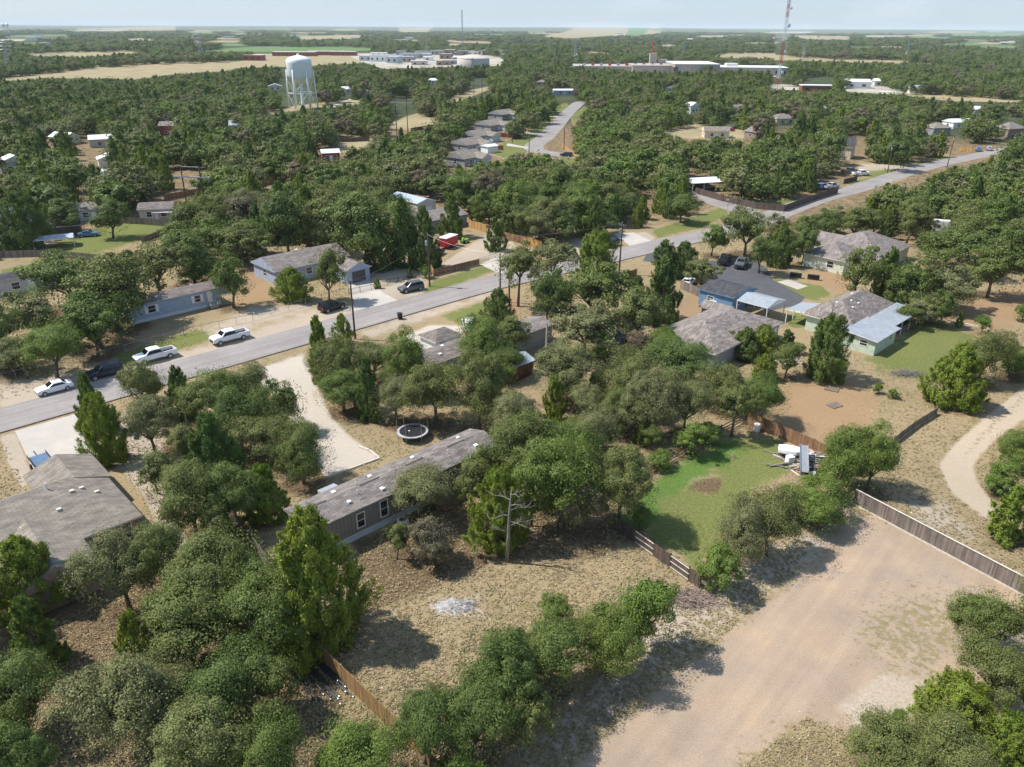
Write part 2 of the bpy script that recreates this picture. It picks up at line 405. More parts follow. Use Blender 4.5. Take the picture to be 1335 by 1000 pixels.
for _ in range(60):                                    # slivers of pasture all over the far country
    _x = _r.uniform(-20, 1350); _y = 38.5 + 20*_r.random()**1.7 + max(0, (_x-667)*0.005); _w = _r.uniform(10, 42); _h = 0.5+(_y-37)*0.055
    ZONES.append((_r.choice(['field', 'field', 'greenf', 'pave']), 1, .6, [(_x-_w, _y), (_x-_w*.2, _y-_h), (_x+_w, _y-_h*.7), (_x+_w*.7, _y+_h), (_x-_w*.5, _y+_h*.8)]))
# parts of the picture where something else is seen, so that no filler tree may stand in front of it
KEEP = [
 [(0,533),(145,498),(330,441),(520,392),(651,359),(745,337),(852,313),(918,297),(950,300),(912,317),(752,356),(635,386),(467,432),(330,470),(0,566)],
 [(905,252),(1000,266),(1052,262),(1100,246),(1183,220),(1232,207),(1305,194),(1306,206),(1232,220),(1183,234),(1120,258),(1056,278),(1000,284),(950,284),(905,268)],
 [(688,197),(716,197),(747,158),(772,131),(748,130),(728,142)],
 [(155,432),(166,392),(275,362),(285,380),(282,412),(180,428)],                      # blue mobile home
 [(340,345),(350,330),(440,314),(472,330),(472,360),(350,385)],                      # house with drive
 [(520,252),(545,248),(572,258),(572,276),(612,278),(612,302),(590,302),(545,285)],  # shed, garage
 [(565,300),(600,300),(600,326),(565,326)],
 [(577,222),(585,190),(600,175),(632,150),(670,142),(672,155),(655,172),(655,205),(615,215)],
 [(718,114),(750,116),(745,126),(718,128)],
 [(1050,332),(1060,312),(1130,298),(1200,322),(1180,340),(1130,352),(1060,350)],
 [(1046,405),(1070,382),(1110,375),(1200,405),(1165,455),(1140,468),(1060,428)],
 [(868,425),(900,355),(990,340),(1050,390),(1030,430),(930,465)],
 [(902,252),(900,236),(925,228),(950,238),(952,252)],                                # carport behind fence
 [(900,246),(1020,268),(1060,262),(1100,243),(1100,252),(1060,274),(1020,280),(905,262)],
 [(365,70),(407,70),(410,140),(366,140)],                                            # water tower
 [(1010,0),(1035,0),(1022,112),(1010,112)],
 [(1050,98),(1085,98),(1085,118),(1050,118)],
 [(596,70),(640,70),(640,86),(596,86)],
 [(815,80),(912,80),(912,94),(815,93)], [(738,84),(815,84),(815,90),(738,88)], [(926,85),(1012,86),(1012,93),(926,92)],
 [(96,172),(135,172),(135,196),(96,196)], [(126,204),(145,204),(145,220),(126,220)], [(204,162),(226,162),(226,180),(204,180)],
 [(0,208),(14,208),(14,228),(0,228)], [(0,268),(18,268),(18,320),(0,320)], [(0,352),(42,352),(42,385),(0,392)],
 [(410,188),(438,188),(438,212),(408,212)],
 [(174,264),(225,264),(228,292),(178,288)], [(90,264),(122,264),(122,290),(90,284)], [(40,286),(135,286),(135,330),(40,330)],
 [(225,212),(268,212),(268,250),(225,245)], [(508,124),(540,124),(536,168),(516,168)], [(610,100),(640,100),(635,126),(615,126)],
 [(1100,172),(1130,172),(1135,218),(1100,218)], [(1075,228),(1130,218),(1130,240),(1075,250)],
 [(1305,150),(1335,150),(1335,182),(1305,182)], [(1240,185),(1300,185),(1300,200),(1240,205)],
 [(1210,154),(1258,154),(1258,170),(1210,176)], [(1010,170),(1022,170),(1022,178),(1010,178)],
 [(1008,152),(1035,148),(1035,162),(1008,164)], [(1208,290),(1240,284),(1240,305),(1210,304)], [(1278,302),(1305,305),(1300,322),(1280,318)],
 [(940,160),(965,160),(965,174),(940,174)], [(895,134),(912,134),(912,148),(895,148)], [(900,222),(910,200),(916,200),(912,240),(900,240)],
 [(728,182),(745,182),(760,210),(745,214),(722,202)],
 [(606,282),(636,290),(636,302),(606,298)], [(655,300),(706,314),(706,324),(655,316)],
 [(785,308),(812,308),(812,326),(785,326)], [(830,240),(860,240),(860,252),(830,252)],
 [(495,172),(530,160),(535,168),(500,178)],
]
LABELS_SEEN = {}
MW, MH = 1500, 1100
MASK = np.zeros((MH, MW), bool)          # photo pixels + margin, origin at (-80, -20)
OX, OY = 80, 20
def in_poly(X, Y, poly):
    ins = np.zeros(X.shape, bool)
    n = len(poly)
    for i in range(n):
        x0, y0 = poly[i]; x1, y1 = poly[(i+1) % n]
        if y0 == y1: continue
        c = ((y0 > Y) != (y1 > Y)) & (X < (x1-x0) * (Y-y0) / (y1-y0) + x0)
        ins ^= c
    return ins
def dist_poly(X, Y, poly):
    d = np.full(X.shape, 1e9)
    n = len(poly)
    for i in range(n):
        x0, y0 = poly[i]; x1, y1 = poly[(i+1) % n]
        dx, dy = x1-x0, y1-y0
        L = dx*dx + dy*dy
        t = np.clip(((X-x0)*dx + (Y-y0)*dy) / L, 0, 1) if L > 0 else np.zeros(X.shape)
        d = np.minimum(d, np.hypot(X-x0-t*dx, Y-y0-t*dy))
    return d
gy, gx = np.mgrid[0:MH, 0:MW]
for poly in KEEP + KEEP_EXTRA + [z[3] for z in ZONES if z[1]]:
    xs = [q[0] for q in poly]; ys = [q[1] for q in poly]
    a, b_, c, d = max(0, int(min(xs))+OX-1), min(MW, int(max(xs))+OX+2), max(0, int(min(ys))+OY-1), min(MH, int(max(ys))+OY+2)
    if a >= b_ or c >= d: continue
    MASK[c:d, a:b_] |= in_poly(gx[c:d, a:b_]-OX+.5, gy[c:d, a:b_]-OY+.5, poly)
SAT = np.zeros((MH+1, MW+1)); SAT[1:, 1:] = MASK.cumsum(0).cumsum(1)
def mask_frac(x0, y0, x1, y1):
    a = np.clip((x0+OX), 0, MW-1).astype(int); b = np.clip(np.ceil(x1+OX), 1, MW).astype(int)
    c = np.clip((y0+OY), 0, MH-1).astype(int); d = np.clip(np.ceil(y1+OY), 1, MH).astype(int)
    b = np.maximum(b, a+1); d = np.maximum(d, c+1)
    return (SAT[d, b]-SAT[c, b]-SAT[d, a]+SAT[c, a]) / ((b-a)*(d-c))

# ------------------------------------------------------------------ ground: one sheet out to the horizon
def ground_material():
    m, n, l, b = nodes('ground_earth')
    b.inputs['Roughness'].default_value = 1.0; b.inputs['Specular IOR Level'].default_value = 0.05
    geo = n.new('ShaderNodeNewGeometry')
    def noise(scale, detail=6, rough=0.6, stretch=None):
        z = n.new('ShaderNodeTexNoise'); z.inputs['Scale'].default_value = scale; z.inputs['Detail'].default_value = detail; z.inputs['Roughness'].default_value = rough
        if stretch:
            mp = n.new('ShaderNodeMapping'); mp.inputs['Scale'].default_value = stretch
            l.new(geo.outputs['Position'], mp.inputs['Vector']); l.new(mp.outputs['Vector'], z.inputs['Vector'])
        else: l.new(geo.outputs['Position'], z.inputs['Vector'])
        return z.outputs['Fac']
    def ramp(f, stops):
        r = rampnode(n, stops); l.new(f, r.inputs['Fac']); return r.outputs['Color']
    def mix(f, a, b_, mode='MIX'):
        x = n.new('ShaderNodeMixRGB'); x.blend_type = mode
        if isinstance(f, float): x.inputs['Fac'].default_value = f
        else: l.new(f, x.inputs['Fac'])
        l.new(a, x.inputs['Color1']); l.new(b_, x.inputs['Color2']); return x.outputs['Color']
    n_big, n_mid, n_fine, n_grain = noise(0.055, 5), noise(0.42, 6, 0.68), noise(3.3, 6, 0.72), noise(7.5, 3, 0.7)
    def mask(attr, amp=0.75, noise_=None, soft=0.2):
        a = n.new('ShaderNodeAttribute'); a.attribute_name = attr
        s = n.new('ShaderNodeMath'); s.operation = 'MULTIPLY_ADD'; s.inputs[1].default_value = amp; l.new(noise_ or n_mid, s.inputs[0])
        k = n.new('ShaderNodeMath'); k.operation = 'SUBTRACT'; k.inputs[1].default_value = amp * 0.5; 
        l.new(a.outputs['Fac'], s.inputs[2]); l.new(s.outputs[0], k.inputs[0])
        mr = n.new('ShaderNodeMapRange'); mr.inputs['From Min'].default_value = 0.5 - soft; mr.inputs['From Max'].default_value = 0.5 + soft
        mr.interpolation_type = 'SMOOTHSTEP'
        l.new(k.outputs[0], mr.inputs['Value']); return mr.outputs[0]
    # dry summer grass: straw, tan soil, tufts that are still green
    dry = ramp(n_fine, [(0.26, (0.165, 0.118, 0.064)), (0.43, (0.255, 0.192, 0.110)), (0.58, (0.315, 0.243, 0.148)), (0.76, (0.41, 0.335, 0.23))])
    tuft = ramp(n_fine, [(0.3, (0.085, 0.092, 0.030)), (0.7, (0.22, 0.195, 0.08))])
    tm = n.new('ShaderNodeMapRange'); tm.inputs['From Min'].default_value = 0.52; tm.inputs['From Max'].default_value = 0.66; l.new(n_mid, tm.inputs['Value'])
    tm2 = n.new('ShaderNodeMath'); tm2.operation = 'MULTIPLY'; tm2.inputs[1].default_value = 0.65; l.new(tm.outputs[0], tm2.inputs[0])
    col = mix(tm2.outputs[0], dry, tuft)
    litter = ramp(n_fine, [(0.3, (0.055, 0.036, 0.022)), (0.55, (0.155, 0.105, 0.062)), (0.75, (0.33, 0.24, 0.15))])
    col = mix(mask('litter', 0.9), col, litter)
    red = ramp(n_fine, [(0.3, (0.25, 0.163, 0.088)), (0.7, (0.335, 0.230, 0.138))])
    col = mix(mask('red', 0.6), col, red)
    bare = ramp(n_fine, [(0.25, (0.28, 0.225, 0.165)), (0.5, (0.385, 0.32, 0.25)), (0.75, (0.46, 0.395, 0.32))])
    col = mix(mask('bare', 0.95), col, bare)
    gravel = ramp(n_grain, [(0.2, (0.325, 0.247, 0.182)), (0.5, (0.350, 0.270, 0.200)), (0.8, (0.378, 0.297, 0.225))])
    gbig = ramp(n_mid, [(0.3, (0.92, 0.93, 0.96)), (0.7, (1.08, 1.06, 1.03))])
    streak = noise(0.9, 5, 0.6, None)
    mpz = n.new('ShaderNodeMapping'); mpz.vector_type = 'TEXTURE'; mpz.inputs['Rotation'].default_value = (0, 0, 0.84); mpz.inputs['Scale'].default_value = (22, 1.0, 1.0)
    zs = n.new('ShaderNodeTexNoise'); zs.inputs['Scale'].default_value = 0.75; zs.inputs['Detail'].default_value = 5
    l.new(geo.outputs['Position'], mpz.inputs['Vector']); l.new(mpz.outputs['Vector'], zs.inputs['Vector'])
    ruts = ramp(zs.outputs['Fac'], [(0.36, (0.93, 0.925, 0.92)), (0.5, (1.0, 1.0, 1.0)), (0.62, (1.06, 1.06, 1.055))])
    stain = ramp(noise(0.13, 5, 0.62), [(0.36, (0.90, 0.90, 0.93)), (0.52, (1.0, 1.0, 1.0)), (0.66, (1.10, 1.05, 0.97))])
    col = mix(mask('gravel', 1.5), col, mix(1.0, mix(1.0, mix(1.0, gravel, gbig, 'MULTIPLY'), ruts, 'MULTIPLY'), stain, 'MULTIPLY'))
    green = ramp(n_fine, [(0.26, (0.080, 0.108, 0.028)), (0.46, (0.130, 0.150, 0.046)), (0.62, (0.195, 0.190, 0.074)), (0.78, (0.30, 0.25, 0.13))])
    col = mix(mask('green', 1.2), col, green)
    lush = ramp(n_fine, [(0.3, (0.062, 0.112, 0.024)), (0.55, (0.105, 0.168, 0.040)), (0.8, (0.165, 0.205, 0.065))])
    col = mix(mask('lush', 0.9), col, lush)
    track = ramp(n_fine, [(0.25, (0.37, 0.295, 0.215)), (0.5, (0.415, 0.338, 0.255)), (0.75, (0.455, 0.38, 0.295))])
    col = mix(mask('track', 0.45), col, track)
    col = mix(mask('lime', 0.6), col, ramp(n_fine, [(0.25, (0.40, 0.335, 0.27)), (0.5, (0.465, 0.405, 0.34)), (0.75, (0.52, 0.46, 0.395))]))
    sa = n.new('ShaderNodeAttribute'); sa.attribute_name = 'sparse'
    s1 = n.new('ShaderNodeMath'); s1.operation = 'MULTIPLY_ADD'; s1.inputs[1].default_value = 0.205; l.new(sa.outputs['Fac'], s1.inputs[0]); l.new(noise(1.5, 7, 0.72), s1.inputs[2])
    s2 = n.new('ShaderNodeMapRange'); s2.inputs['From Min'].default_value = 0.655; s2.inputs['From Max'].default_value = 0.735; l.new(s1.outputs[0], s2.inputs['Value'])
    s3 = n.new('ShaderNodeMath'); s3.operation = 'MULTIPLY'; s3.inputs[1].default_value = 0.8; l.new(s2.outputs[0], s3.inputs[0])
    col = mix(s3.outputs[0], col, ramp(n_mid, [(0.3, (0.17, 0.15, 0.062)), (0.7, (0.25, 0.205, 0.105))]))
    # far country
    n_far = noise(0.012, 6, 0.6, (1, 0.5, 1)); n_far2 = noise(0.05, 5, 0.65)
    field = ramp(n_far2, [(0.3, (0.25, 0.20, 0.12)), (0.55, (0.33, 0.275, 0.165)), (0.75, (0.29, 0.275, 0.15))])
    col = mix(mask('field', 0.25), col, field)
    col = mix(mask('greenf', 0.25), col, ramp(n_far2, [(0.3, (0.10, 0.17, 0.06)), (0.7, (0.15, 0.21, 0.085))]))
    col = mix(mask('pave', 0.35), col, ramp(n_far2, [(0.35, (0.24, 0.23, 0.16)), (0.55, (0.44, 0.40, 0.35)), (0.7, (0.62, 0.57, 0.50))]))
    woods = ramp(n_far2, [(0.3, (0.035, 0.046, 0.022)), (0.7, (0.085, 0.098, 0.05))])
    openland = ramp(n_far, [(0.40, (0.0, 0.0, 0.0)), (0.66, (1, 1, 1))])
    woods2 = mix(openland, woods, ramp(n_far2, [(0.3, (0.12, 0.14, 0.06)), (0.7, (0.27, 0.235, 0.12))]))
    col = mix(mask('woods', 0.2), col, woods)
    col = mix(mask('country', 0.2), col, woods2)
    spk = ramp(n_grain, [(0.3, (0.88, 0.88, 0.88)), (0.7, (1.12, 1.12, 1.12))])
    big = ramp(n_big, [(0.3, (0.88, 0.90, 0.90)), (0.7, (1.10, 1.08, 1.06))])
    col = mix(1.0, mix(1.0, col, spk, 'MULTIPLY'), big, 'MULTIPLY')
    l.new(col, b.inputs['Base Color'])
    bp = n.new('ShaderNodeBump'); bp.inputs['Strength'].default_value = 0.3; bp.inputs['Distance'].default_value = 0.08
    l.new(n_fine, bp.inputs['Height']); l.new(bp.outputs['Normal'], b.inputs['Normal'])
    return m
HAND = []           # filled by the tree list before the ground is painted
def build_ground():
    th = np.concatenate([np.radians(np.arange(-44, 44.01, 0.14)), np.radians(np.arange(48, 316, 4.0))])
    rr = [3.0]
    while rr[-1] < 46000: rr.append(rr[-1] * (1.0125 if rr[-1] < 1500 else 1.02))
    rr = np.array(rr)
    T, Rr = np.meshgrid(th, rr)
    X = (Rr*np.sin(T)).ravel(); Y = (Rr*np.cos(T)).ravel()
    hill = np.clip((Rr.ravel()-6500)/8500, 0, 1); hill = hill*hill*(3-2*hill)
    Tr = T.ravel()
    Z = hill * (26 + 9*np.sin(Tr*5+1) + 6*np.sin(Tr*17) + 10*np.clip(-Tr*1.2, -1, 1))
    Z = np.where(np.abs(Tr) > 1.2, Z*0.6, Z)
    nt, nr = len(th), len(rr)
    V = np.stack([X, Y, Z], 1)
    V = np.vstack([V, [[0, 0, 0]]])
    i, j = np.meshgrid(np.arange(nr-1), np.arange(nt), indexing='ij')
    j2 = (j+1) % nt
    Q = np.stack([i*nt+j, i*nt+j2, (i+1)*nt+j2, (i+1)*nt+j], -1).reshape(-1, 4)[:, ::-1]
    tri = np.stack([np.full(nt, nr*nt), (np.arange(nt)+1) % nt, np.arange(nt)], 1)[:, ::-1]
    me = bpy.data.meshes.new('ground')
    me.vertices.add(len(V)); me.vertices.foreach_set('co', V.astype(np.float32).ravel())
    nl = Q.size + tri.size
    me.loops.add(nl); me.loops.foreach_set('vertex_index', np.concatenate([Q.ravel(), tri.ravel()]).astype(np.int32))
    me.polygons.add(len(Q)+len(tri))
    st = np.concatenate([np.arange(len(Q))*4, Q.size+np.arange(len(tri))*3]).astype(np.int32)
    me.polygons.foreach_set('loop_start', st)
    me.polygons.foreach_set('use_smooth', np.ones(len(Q)+len(tri), bool))
    me.update(); me.validate()
    # paint
    x, y = V[:, 0], V[:, 1]
    dep = y*cp + CAM_H*sp
    ok = dep > 5
    v = np.where(ok, -(y*sp - CAM_H*cp)/np.maximum(dep, 1), 9); u = np.where(ok, x/np.maximum(dep, 1), 0)
    px = 667.5 + (u*cr - v*sr)*FPX; py = 500 + (u*sr + v*cr)*FPX
    px = np.where(ok, px, -9999); py = np.where(ok, py, 9999)
    at = {k: np.zeros(len(V)) for k in ('gravel','bare','track','lime','sparse','green','lush','red','litter','field','greenf','pave','woods','country')}
    dist = np.hypot(x, y)
    for a, keep, soft, poly in ZONES:
        xs = [q[0] for q in poly]; ys = [q[1] for q in poly]
        g = np.where((px > min(xs)-2*soft) & (px < max(xs)+2*soft) & (py > min(ys)-2*soft) & (py < max(ys)+2*soft))[0]
        if not len(g): continue
        ins = in_poly(px[g], py[g], poly); d = dist_poly(px[g], py[g], poly)
        val = np.clip(0.5 + np.where(ins, d, -d)/(2*soft), 0, 1)
        for o in at:
            if o != a and a != 'sparse' and o not in ('woods','country','sparse'): at[o][g] *= (1 - np.clip(val*1.5-0.4, 0, 1)*0.9)
        at[a][g] = np.maximum(at[a][g], val)
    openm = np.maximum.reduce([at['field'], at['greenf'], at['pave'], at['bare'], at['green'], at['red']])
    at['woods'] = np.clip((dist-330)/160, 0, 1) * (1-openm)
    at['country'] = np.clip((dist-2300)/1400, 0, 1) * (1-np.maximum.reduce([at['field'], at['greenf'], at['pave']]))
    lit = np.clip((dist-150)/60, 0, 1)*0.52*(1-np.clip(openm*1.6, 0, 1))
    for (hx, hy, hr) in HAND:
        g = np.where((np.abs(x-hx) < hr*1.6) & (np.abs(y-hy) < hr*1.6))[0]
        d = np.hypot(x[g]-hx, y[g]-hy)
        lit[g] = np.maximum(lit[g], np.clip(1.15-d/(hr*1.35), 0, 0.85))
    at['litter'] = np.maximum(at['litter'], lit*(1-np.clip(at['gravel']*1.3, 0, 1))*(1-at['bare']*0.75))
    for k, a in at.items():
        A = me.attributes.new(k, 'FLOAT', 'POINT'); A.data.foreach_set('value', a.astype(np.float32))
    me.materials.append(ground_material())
    o = bpy.data.objects.new('ground', me); COL.objects.link(o)
    tag(o, kind='structure')

def sheet(name, pts, z, m, kind='structure'):
    """flat paved sheet from a world outline"""
    mb = MB(); mb.add([(p[0], p[1], z) for p in pts], [list(range(len(pts)))])
    return tag(mb.build(name, m), kind=kind)
def strip_pts(centre, width):
    L, Rr = [], []
    for i, c in enumerate(centre):
        d = (centre[min(i+1, len(centre)-1)] - centre[max(i-1, 0)]).normalized(); nn = Vector((-d.y, d.x, 0))
        L.append(c + nn*width/2); Rr.append(c - nn*width/2)
    return L, Rr
def strip(name, centre, width, z, m):
    L, Rr = strip_pts(centre, width)
    mb = MB(); n = len(L)
    mb.add([(q.x, q.y, z) for q in L] + [(q.x, q.y, z) for q in Rr], [(i, n+i, n+i+1, i+1) for i in range(n-1)])
    return tag(mb.build(name, m), kind='structure')
def smooth_line(pts, k=8):
    out = []
    n = len(pts)
    for i in range(n-1):
        p0, p1, p2, p3 = pts[max(i-1,0)], pts[i], pts[i+1], pts[min(i+2,n-1)]
        for j in range(k):
            t = j/k
            out.append(0.5*((2*p1)+(p2-p0)*t+(2*p0-5*p1+4*p2-p3)*t*t+(3*p1-p0-3*p2+p3)*t**3))
    out.append(pts[-1]); return out
def road_mat():
    m, n, l, b = nodes('road_chip_seal')
    b.inputs['Roughness'].default_value = 0.93; b.inputs['Specular IOR Level'].default_value = 0.15
    g = n.new('ShaderNodeNewGeometry'); out = None
    for rot, scl, ns, lo, hi in ((0.768, (35, 1, 1), 1.1, 0.90, 1.09), (0, (1, 1, 1), 0.16, 0.90, 1.09), (0, (1, 1, 1), 9.0, 0.93, 1.07), (0.3, (1, 1, 1), 1.3, 0.95, 1.05)):
        mp = n.new('ShaderNodeMapping'); mp.vector_type = 'TEXTURE'; mp.inputs['Rotation'].default_value = (0, 0, rot); mp.inputs['Scale'].default_value = scl
        z = n.new('ShaderNodeTexNoise'); z.inputs['Scale'].default_value = ns; z.inputs['Detail'].default_value = 5
        l.new(g.outputs['Position'], mp.inputs['Vector']); l.new(mp.outputs['Vector'], z.inputs['Vector'])
        r = rampnode(n, [(0.33, (lo,)*3), (0.67, (hi,)*3)]); l.new(z.outputs['Fac'], r.inputs['Fac'])
        if out is None: out = r.outputs['Color']
        else:
            x = n.new('ShaderNodeMixRGB'); x.blend_type = 'MULTIPLY'; x.inputs['Fac'].default_value = 1; l.new(out, x.inputs['Color1']); l.new(r.outputs['Color'], x.inputs['Color2']); out = x.outputs['Color']
    x = n.new('ShaderNodeMixRGB'); x.blend_type = 'MULTIPLY'; x.inputs['Fac'].default_value = 1; x.inputs['Color2'].default_value = (0.272, 0.246, 0.232, 1)
    l.new(out, x.inputs['Color1']); l.new(x.outputs['Color'], b.inputs['Base Color'])
    return m
def roads():
    asphalt = road_mat()
    edge = mat('kerb_shadow_tone', (0.13, 0.11, 0.095), 0.95, 0.3, 1.2)  # kerb lip coloured dark to stand for its shadow line
    main = [W(s, 105.7) for s in (-40, 0, 30, 60, 90)] + [W(105, 104.6), W(125, 102.4), W(145, 100.4), W(163, 98.3), W(182, 97.5), W(206, 99.6), W(225, 100.5), W(245, 99.8), W(287, 101), W(318, 100.0), W(360, 96), W(420, 92), W(520, 85)]
    main = smooth_line(main, 6)
    strip('road', main, 7.5, 0.02, asphalt)
    L, Rr = strip_pts(main, 7.7)
    mb = MB()
    Rr = Rr[:48]
    for a, b_ in zip(Rr[:-1], Rr[1:]): mb.bar((a.x, a.y, 0.0), (b_.x, b_.y, 0.0), 0.18, 0.11)
    tag(mb.build('road_kerb', edge), kind='structure')
    side = smooth_line([W(186, 98), W(191, 108), W(194, 116), W(200, 124), W(210, 140), W(220, 160), W(228, 195)] + [P(697,195), P(712,178), P(724,165), P(737,150), P(748,140), P(757,133.5), P(775,131.5), P(810,130)], 5)
    strip('side_road', side, 8.2, 0.014, asphalt)
    con = M_['concrete']
    dark = mat('asphalt_dark', (0.085, 0.085, 0.092), 0.9, 0.12, 0.6, scale2=3, var2=0.05)
    sheet('driveway', [P(*q) for q in [(19.5,562),(99,539.5),(128,590),(100,640),(42,640),(40,606)]], 0.012, con)
    sheet('driveway', [P(*q) for q in [(457,406.5),(520,392.5),(500,382),(478,362),(472,345),(446,350),(455,372),(462,395)]], 0.012, con)
    sheet('driveway', [P(*q) for q in [(626,345),(655,330),(668,340),(673,353),(655,358.5)]], 0.01, con)
    sheet('driveway', [P(*q) for q in [(800,305),(826,303),(850,314.4),(822,321)]], 0.01, con)
    sheet('parking_lot', [P(*q) for q in [(925,352),(948,338),(975,334),(1000,350),(1008,365),(1050,388),(1040,398),(1005,405),(960,395),(935,372)]], 0.012, dark)
    sheet('driveway', [P(*q) for q in [(842,333),(870,326),(880,332),(925,340),(948,340),(930,352),(880,345),(838,340.5)]], 0.008, dark)
    sheet('concrete_pad', [P(*q) for q in [(1013,367.5),(1028,364.5),(1053,373),(1040,377.5)]], 0.01, con)
    for q in ([(662,187),(688,192),(690,194),(660,190)], [(668,171),(709,173),(710,175.5),(667,173.5)], [(690,160),(715,161.5),(716,163.5),(689,162)], [(702,150),(728,151),(728,152.5),(702,152)]):
        sheet('driveway', [P(*a) for a in q], 0.03, con)
    sheet('path', [P(*q) for q in [(1023,404),(1026,402),(1056,408),(1058,412)]], 0.01, con)
    sheet('tower_lane', [P(*q) for q in [(425,141),(455,129),(458,129.5),(434,141.5)]], 0.05, con)
# ------------------------------------------------------------------ foliage
def leafmat(name, cols, bright=0.46, trans=0.27):
    """leaves: hue by tree (Object random) and by leaf (island random), light and dark twigs"""
    m, n, l, b = nodes(name)
    oi = n.new('ShaderNodeObjectInfo'); geo = n.new('ShaderNodeNewGeometry'); tc = n.new('ShaderNodeTexCoord')
    r = rampnode(n, [(i/(len(cols)-1), c) for i, c in enumerate(cols)])
    l.new(oi.outputs['Random'], r.inputs['Fac'])
    z = n.new('ShaderNodeTexNoise'); z.inputs['Scale'].default_value = 3.2; z.inputs['Detail'].default_value = 3
    l.new(tc.outputs['Object'], z.inputs['Vector'])
    a = n.new('ShaderNodeMath'); a.operation = 'MULTIPLY_ADD'; a.inputs[1].default_value = 0.55; l.new(geo.outputs['Random Per Island'], a.inputs[0])
    l.new(z.outputs['Fac'], a.inputs[2])
    mr = n.new('ShaderNodeMapRange'); mr.inputs['From Min'].default_value = 0.35; mr.inputs['From Max'].default_value = 1.2
    mr.inputs['To Min'].default_value = 1-bright; mr.inputs['To Max'].default_value = 1+bright*1.25
    l.new(a.outputs[0], mr.inputs['Value'])
    vm = n.new('ShaderNodeVectorMath'); vm.operation = 'SCALE'; l.new(r.outputs['Color'], vm.inputs[0]); l.new(mr.outputs[0], vm.inputs['Scale'])
    # a few sere leaves
    gt = n.new('ShaderNodeMath'); gt.operation = 'GREATER_THAN'; gt.inputs[1].default_value = 0.985; l.new(geo.outputs['Random Per Island'], gt.inputs[0])
    mx = n.new('ShaderNodeMixRGB'); mx.inputs['Color2'].default_value = (0.20, 0.15, 0.09, 1); l.new(gt.outputs[0], mx.inputs['Fac']); l.new(vm.outputs[0], mx.inputs['Color1'])
    l.new(mx.outputs['Color'], b.inputs['Base Color'])
    b.inputs['Roughness'].default_value = 0.6; b.inputs['Specular IOR Level'].default_value = 0.25
    tr = n.new('ShaderNodeBsdfTranslucent'); l.new(mx.outputs['Color'], tr.inputs['Color'])
    ms = n.new('ShaderNodeMixShader'); ms.inputs['Fac'].default_value = trans
    out = [q for q in n if q.type == 'OUTPUT_MATERIAL'][0]
    l.new(b.outputs[0], ms.inputs[1]); l.new(tr.outputs[0], ms.inputs[2]); l.new(ms.outputs[0], out.inputs['Surface'])
    return m
LEAF = dict(
    oak=leafmat('oak_leaves', [(0.104, 0.152, 0.036), (0.136, 0.172, 0.042), (0.165, 0.182, 0.056), (0.120, 0.172, 0.036), (0.150, 0.174, 0.048)]),
    olive=leafmat('oak_leaves_olive', [(0.184, 0.198, 0.074), (0.204, 0.208, 0.088), (0.170, 0.195, 0.062)]),
    green=leafmat('oak_leaves_green', [(0.128, 0.195, 0.036), (0.158, 0.208, 0.042), (0.136, 0.212, 0.038)]),
    brown=leafmat('oak_leaves_sere', [(0.175, 0.140, 0.085), (0.165, 0.150, 0.085), (0.190, 0.150, 0.095)]),
    cedar=leafmat('juniper_leaves_bright', [(0.190, 0.250, 0.030), (0.215, 0.262, 0.036), (0.172, 0.244, 0.032)], 0.42),
    dark=leafmat('juniper_leaves_dark', [(0.100, 0.162, 0.034), (0.120, 0.175, 0.040), (0.140, 0.195, 0.034)], 0.42),
    grey=leafmat('twigs_grey', [(0.20, 0.172, 0.135), (0.22, 0.185, 0.15)], 0.4, 0.1),
)
def unit(a): return a / np.maximum(np.linalg.norm(a, axis=1, keepdims=True), 1e-9)
def leaves(pts, nrm, size, g, elong=1.5, along=None):
    """one bent rhombic leaf face per point"""
    n = len(pts)
    nrm = unit(nrm)
    a = g.normal(size=(n, 3)) if along is None else along + 0.45*g.normal(size=(n, 3))
    a = unit(a - nrm*(a*nrm).sum(1, keepdims=True)); b = np.cross(nrm, a)
    s = (size * (0.65 + 0.7*g.random(n)))[:, None]
    L = a*s*elong*0.5; Wd = b*s*0.5
    bend = nrm*s*0.16
    V = np.stack([pts-L-bend, pts+Wd, pts+L-bend, pts-Wd], 1).reshape(-1, 3)
    F = np.arange(n*4).reshape(n, 4)
    return V, F
def np_mesh(name, V, F, mats, midx=None):
    me = bpy.data.meshes.new(name)
    me.vertices.add(len(V)); me.vertices.foreach_set('co', V.astype(np.float32).ravel())
    me.loops.add(F.size); me.loops.foreach_set('vertex_index', F.astype(np.int32).ravel())
    me.polygons.add(len(F)); me.polygons.foreach_set('loop_start', (np.arange(len(F))*4).astype(np.int32))
    for m in mats: me.materials.append(m)
    if midx is not None: me.polygons.foreach_set('material_index', midx.astype(np.int32))
    me.update(); me.validate()
    return me
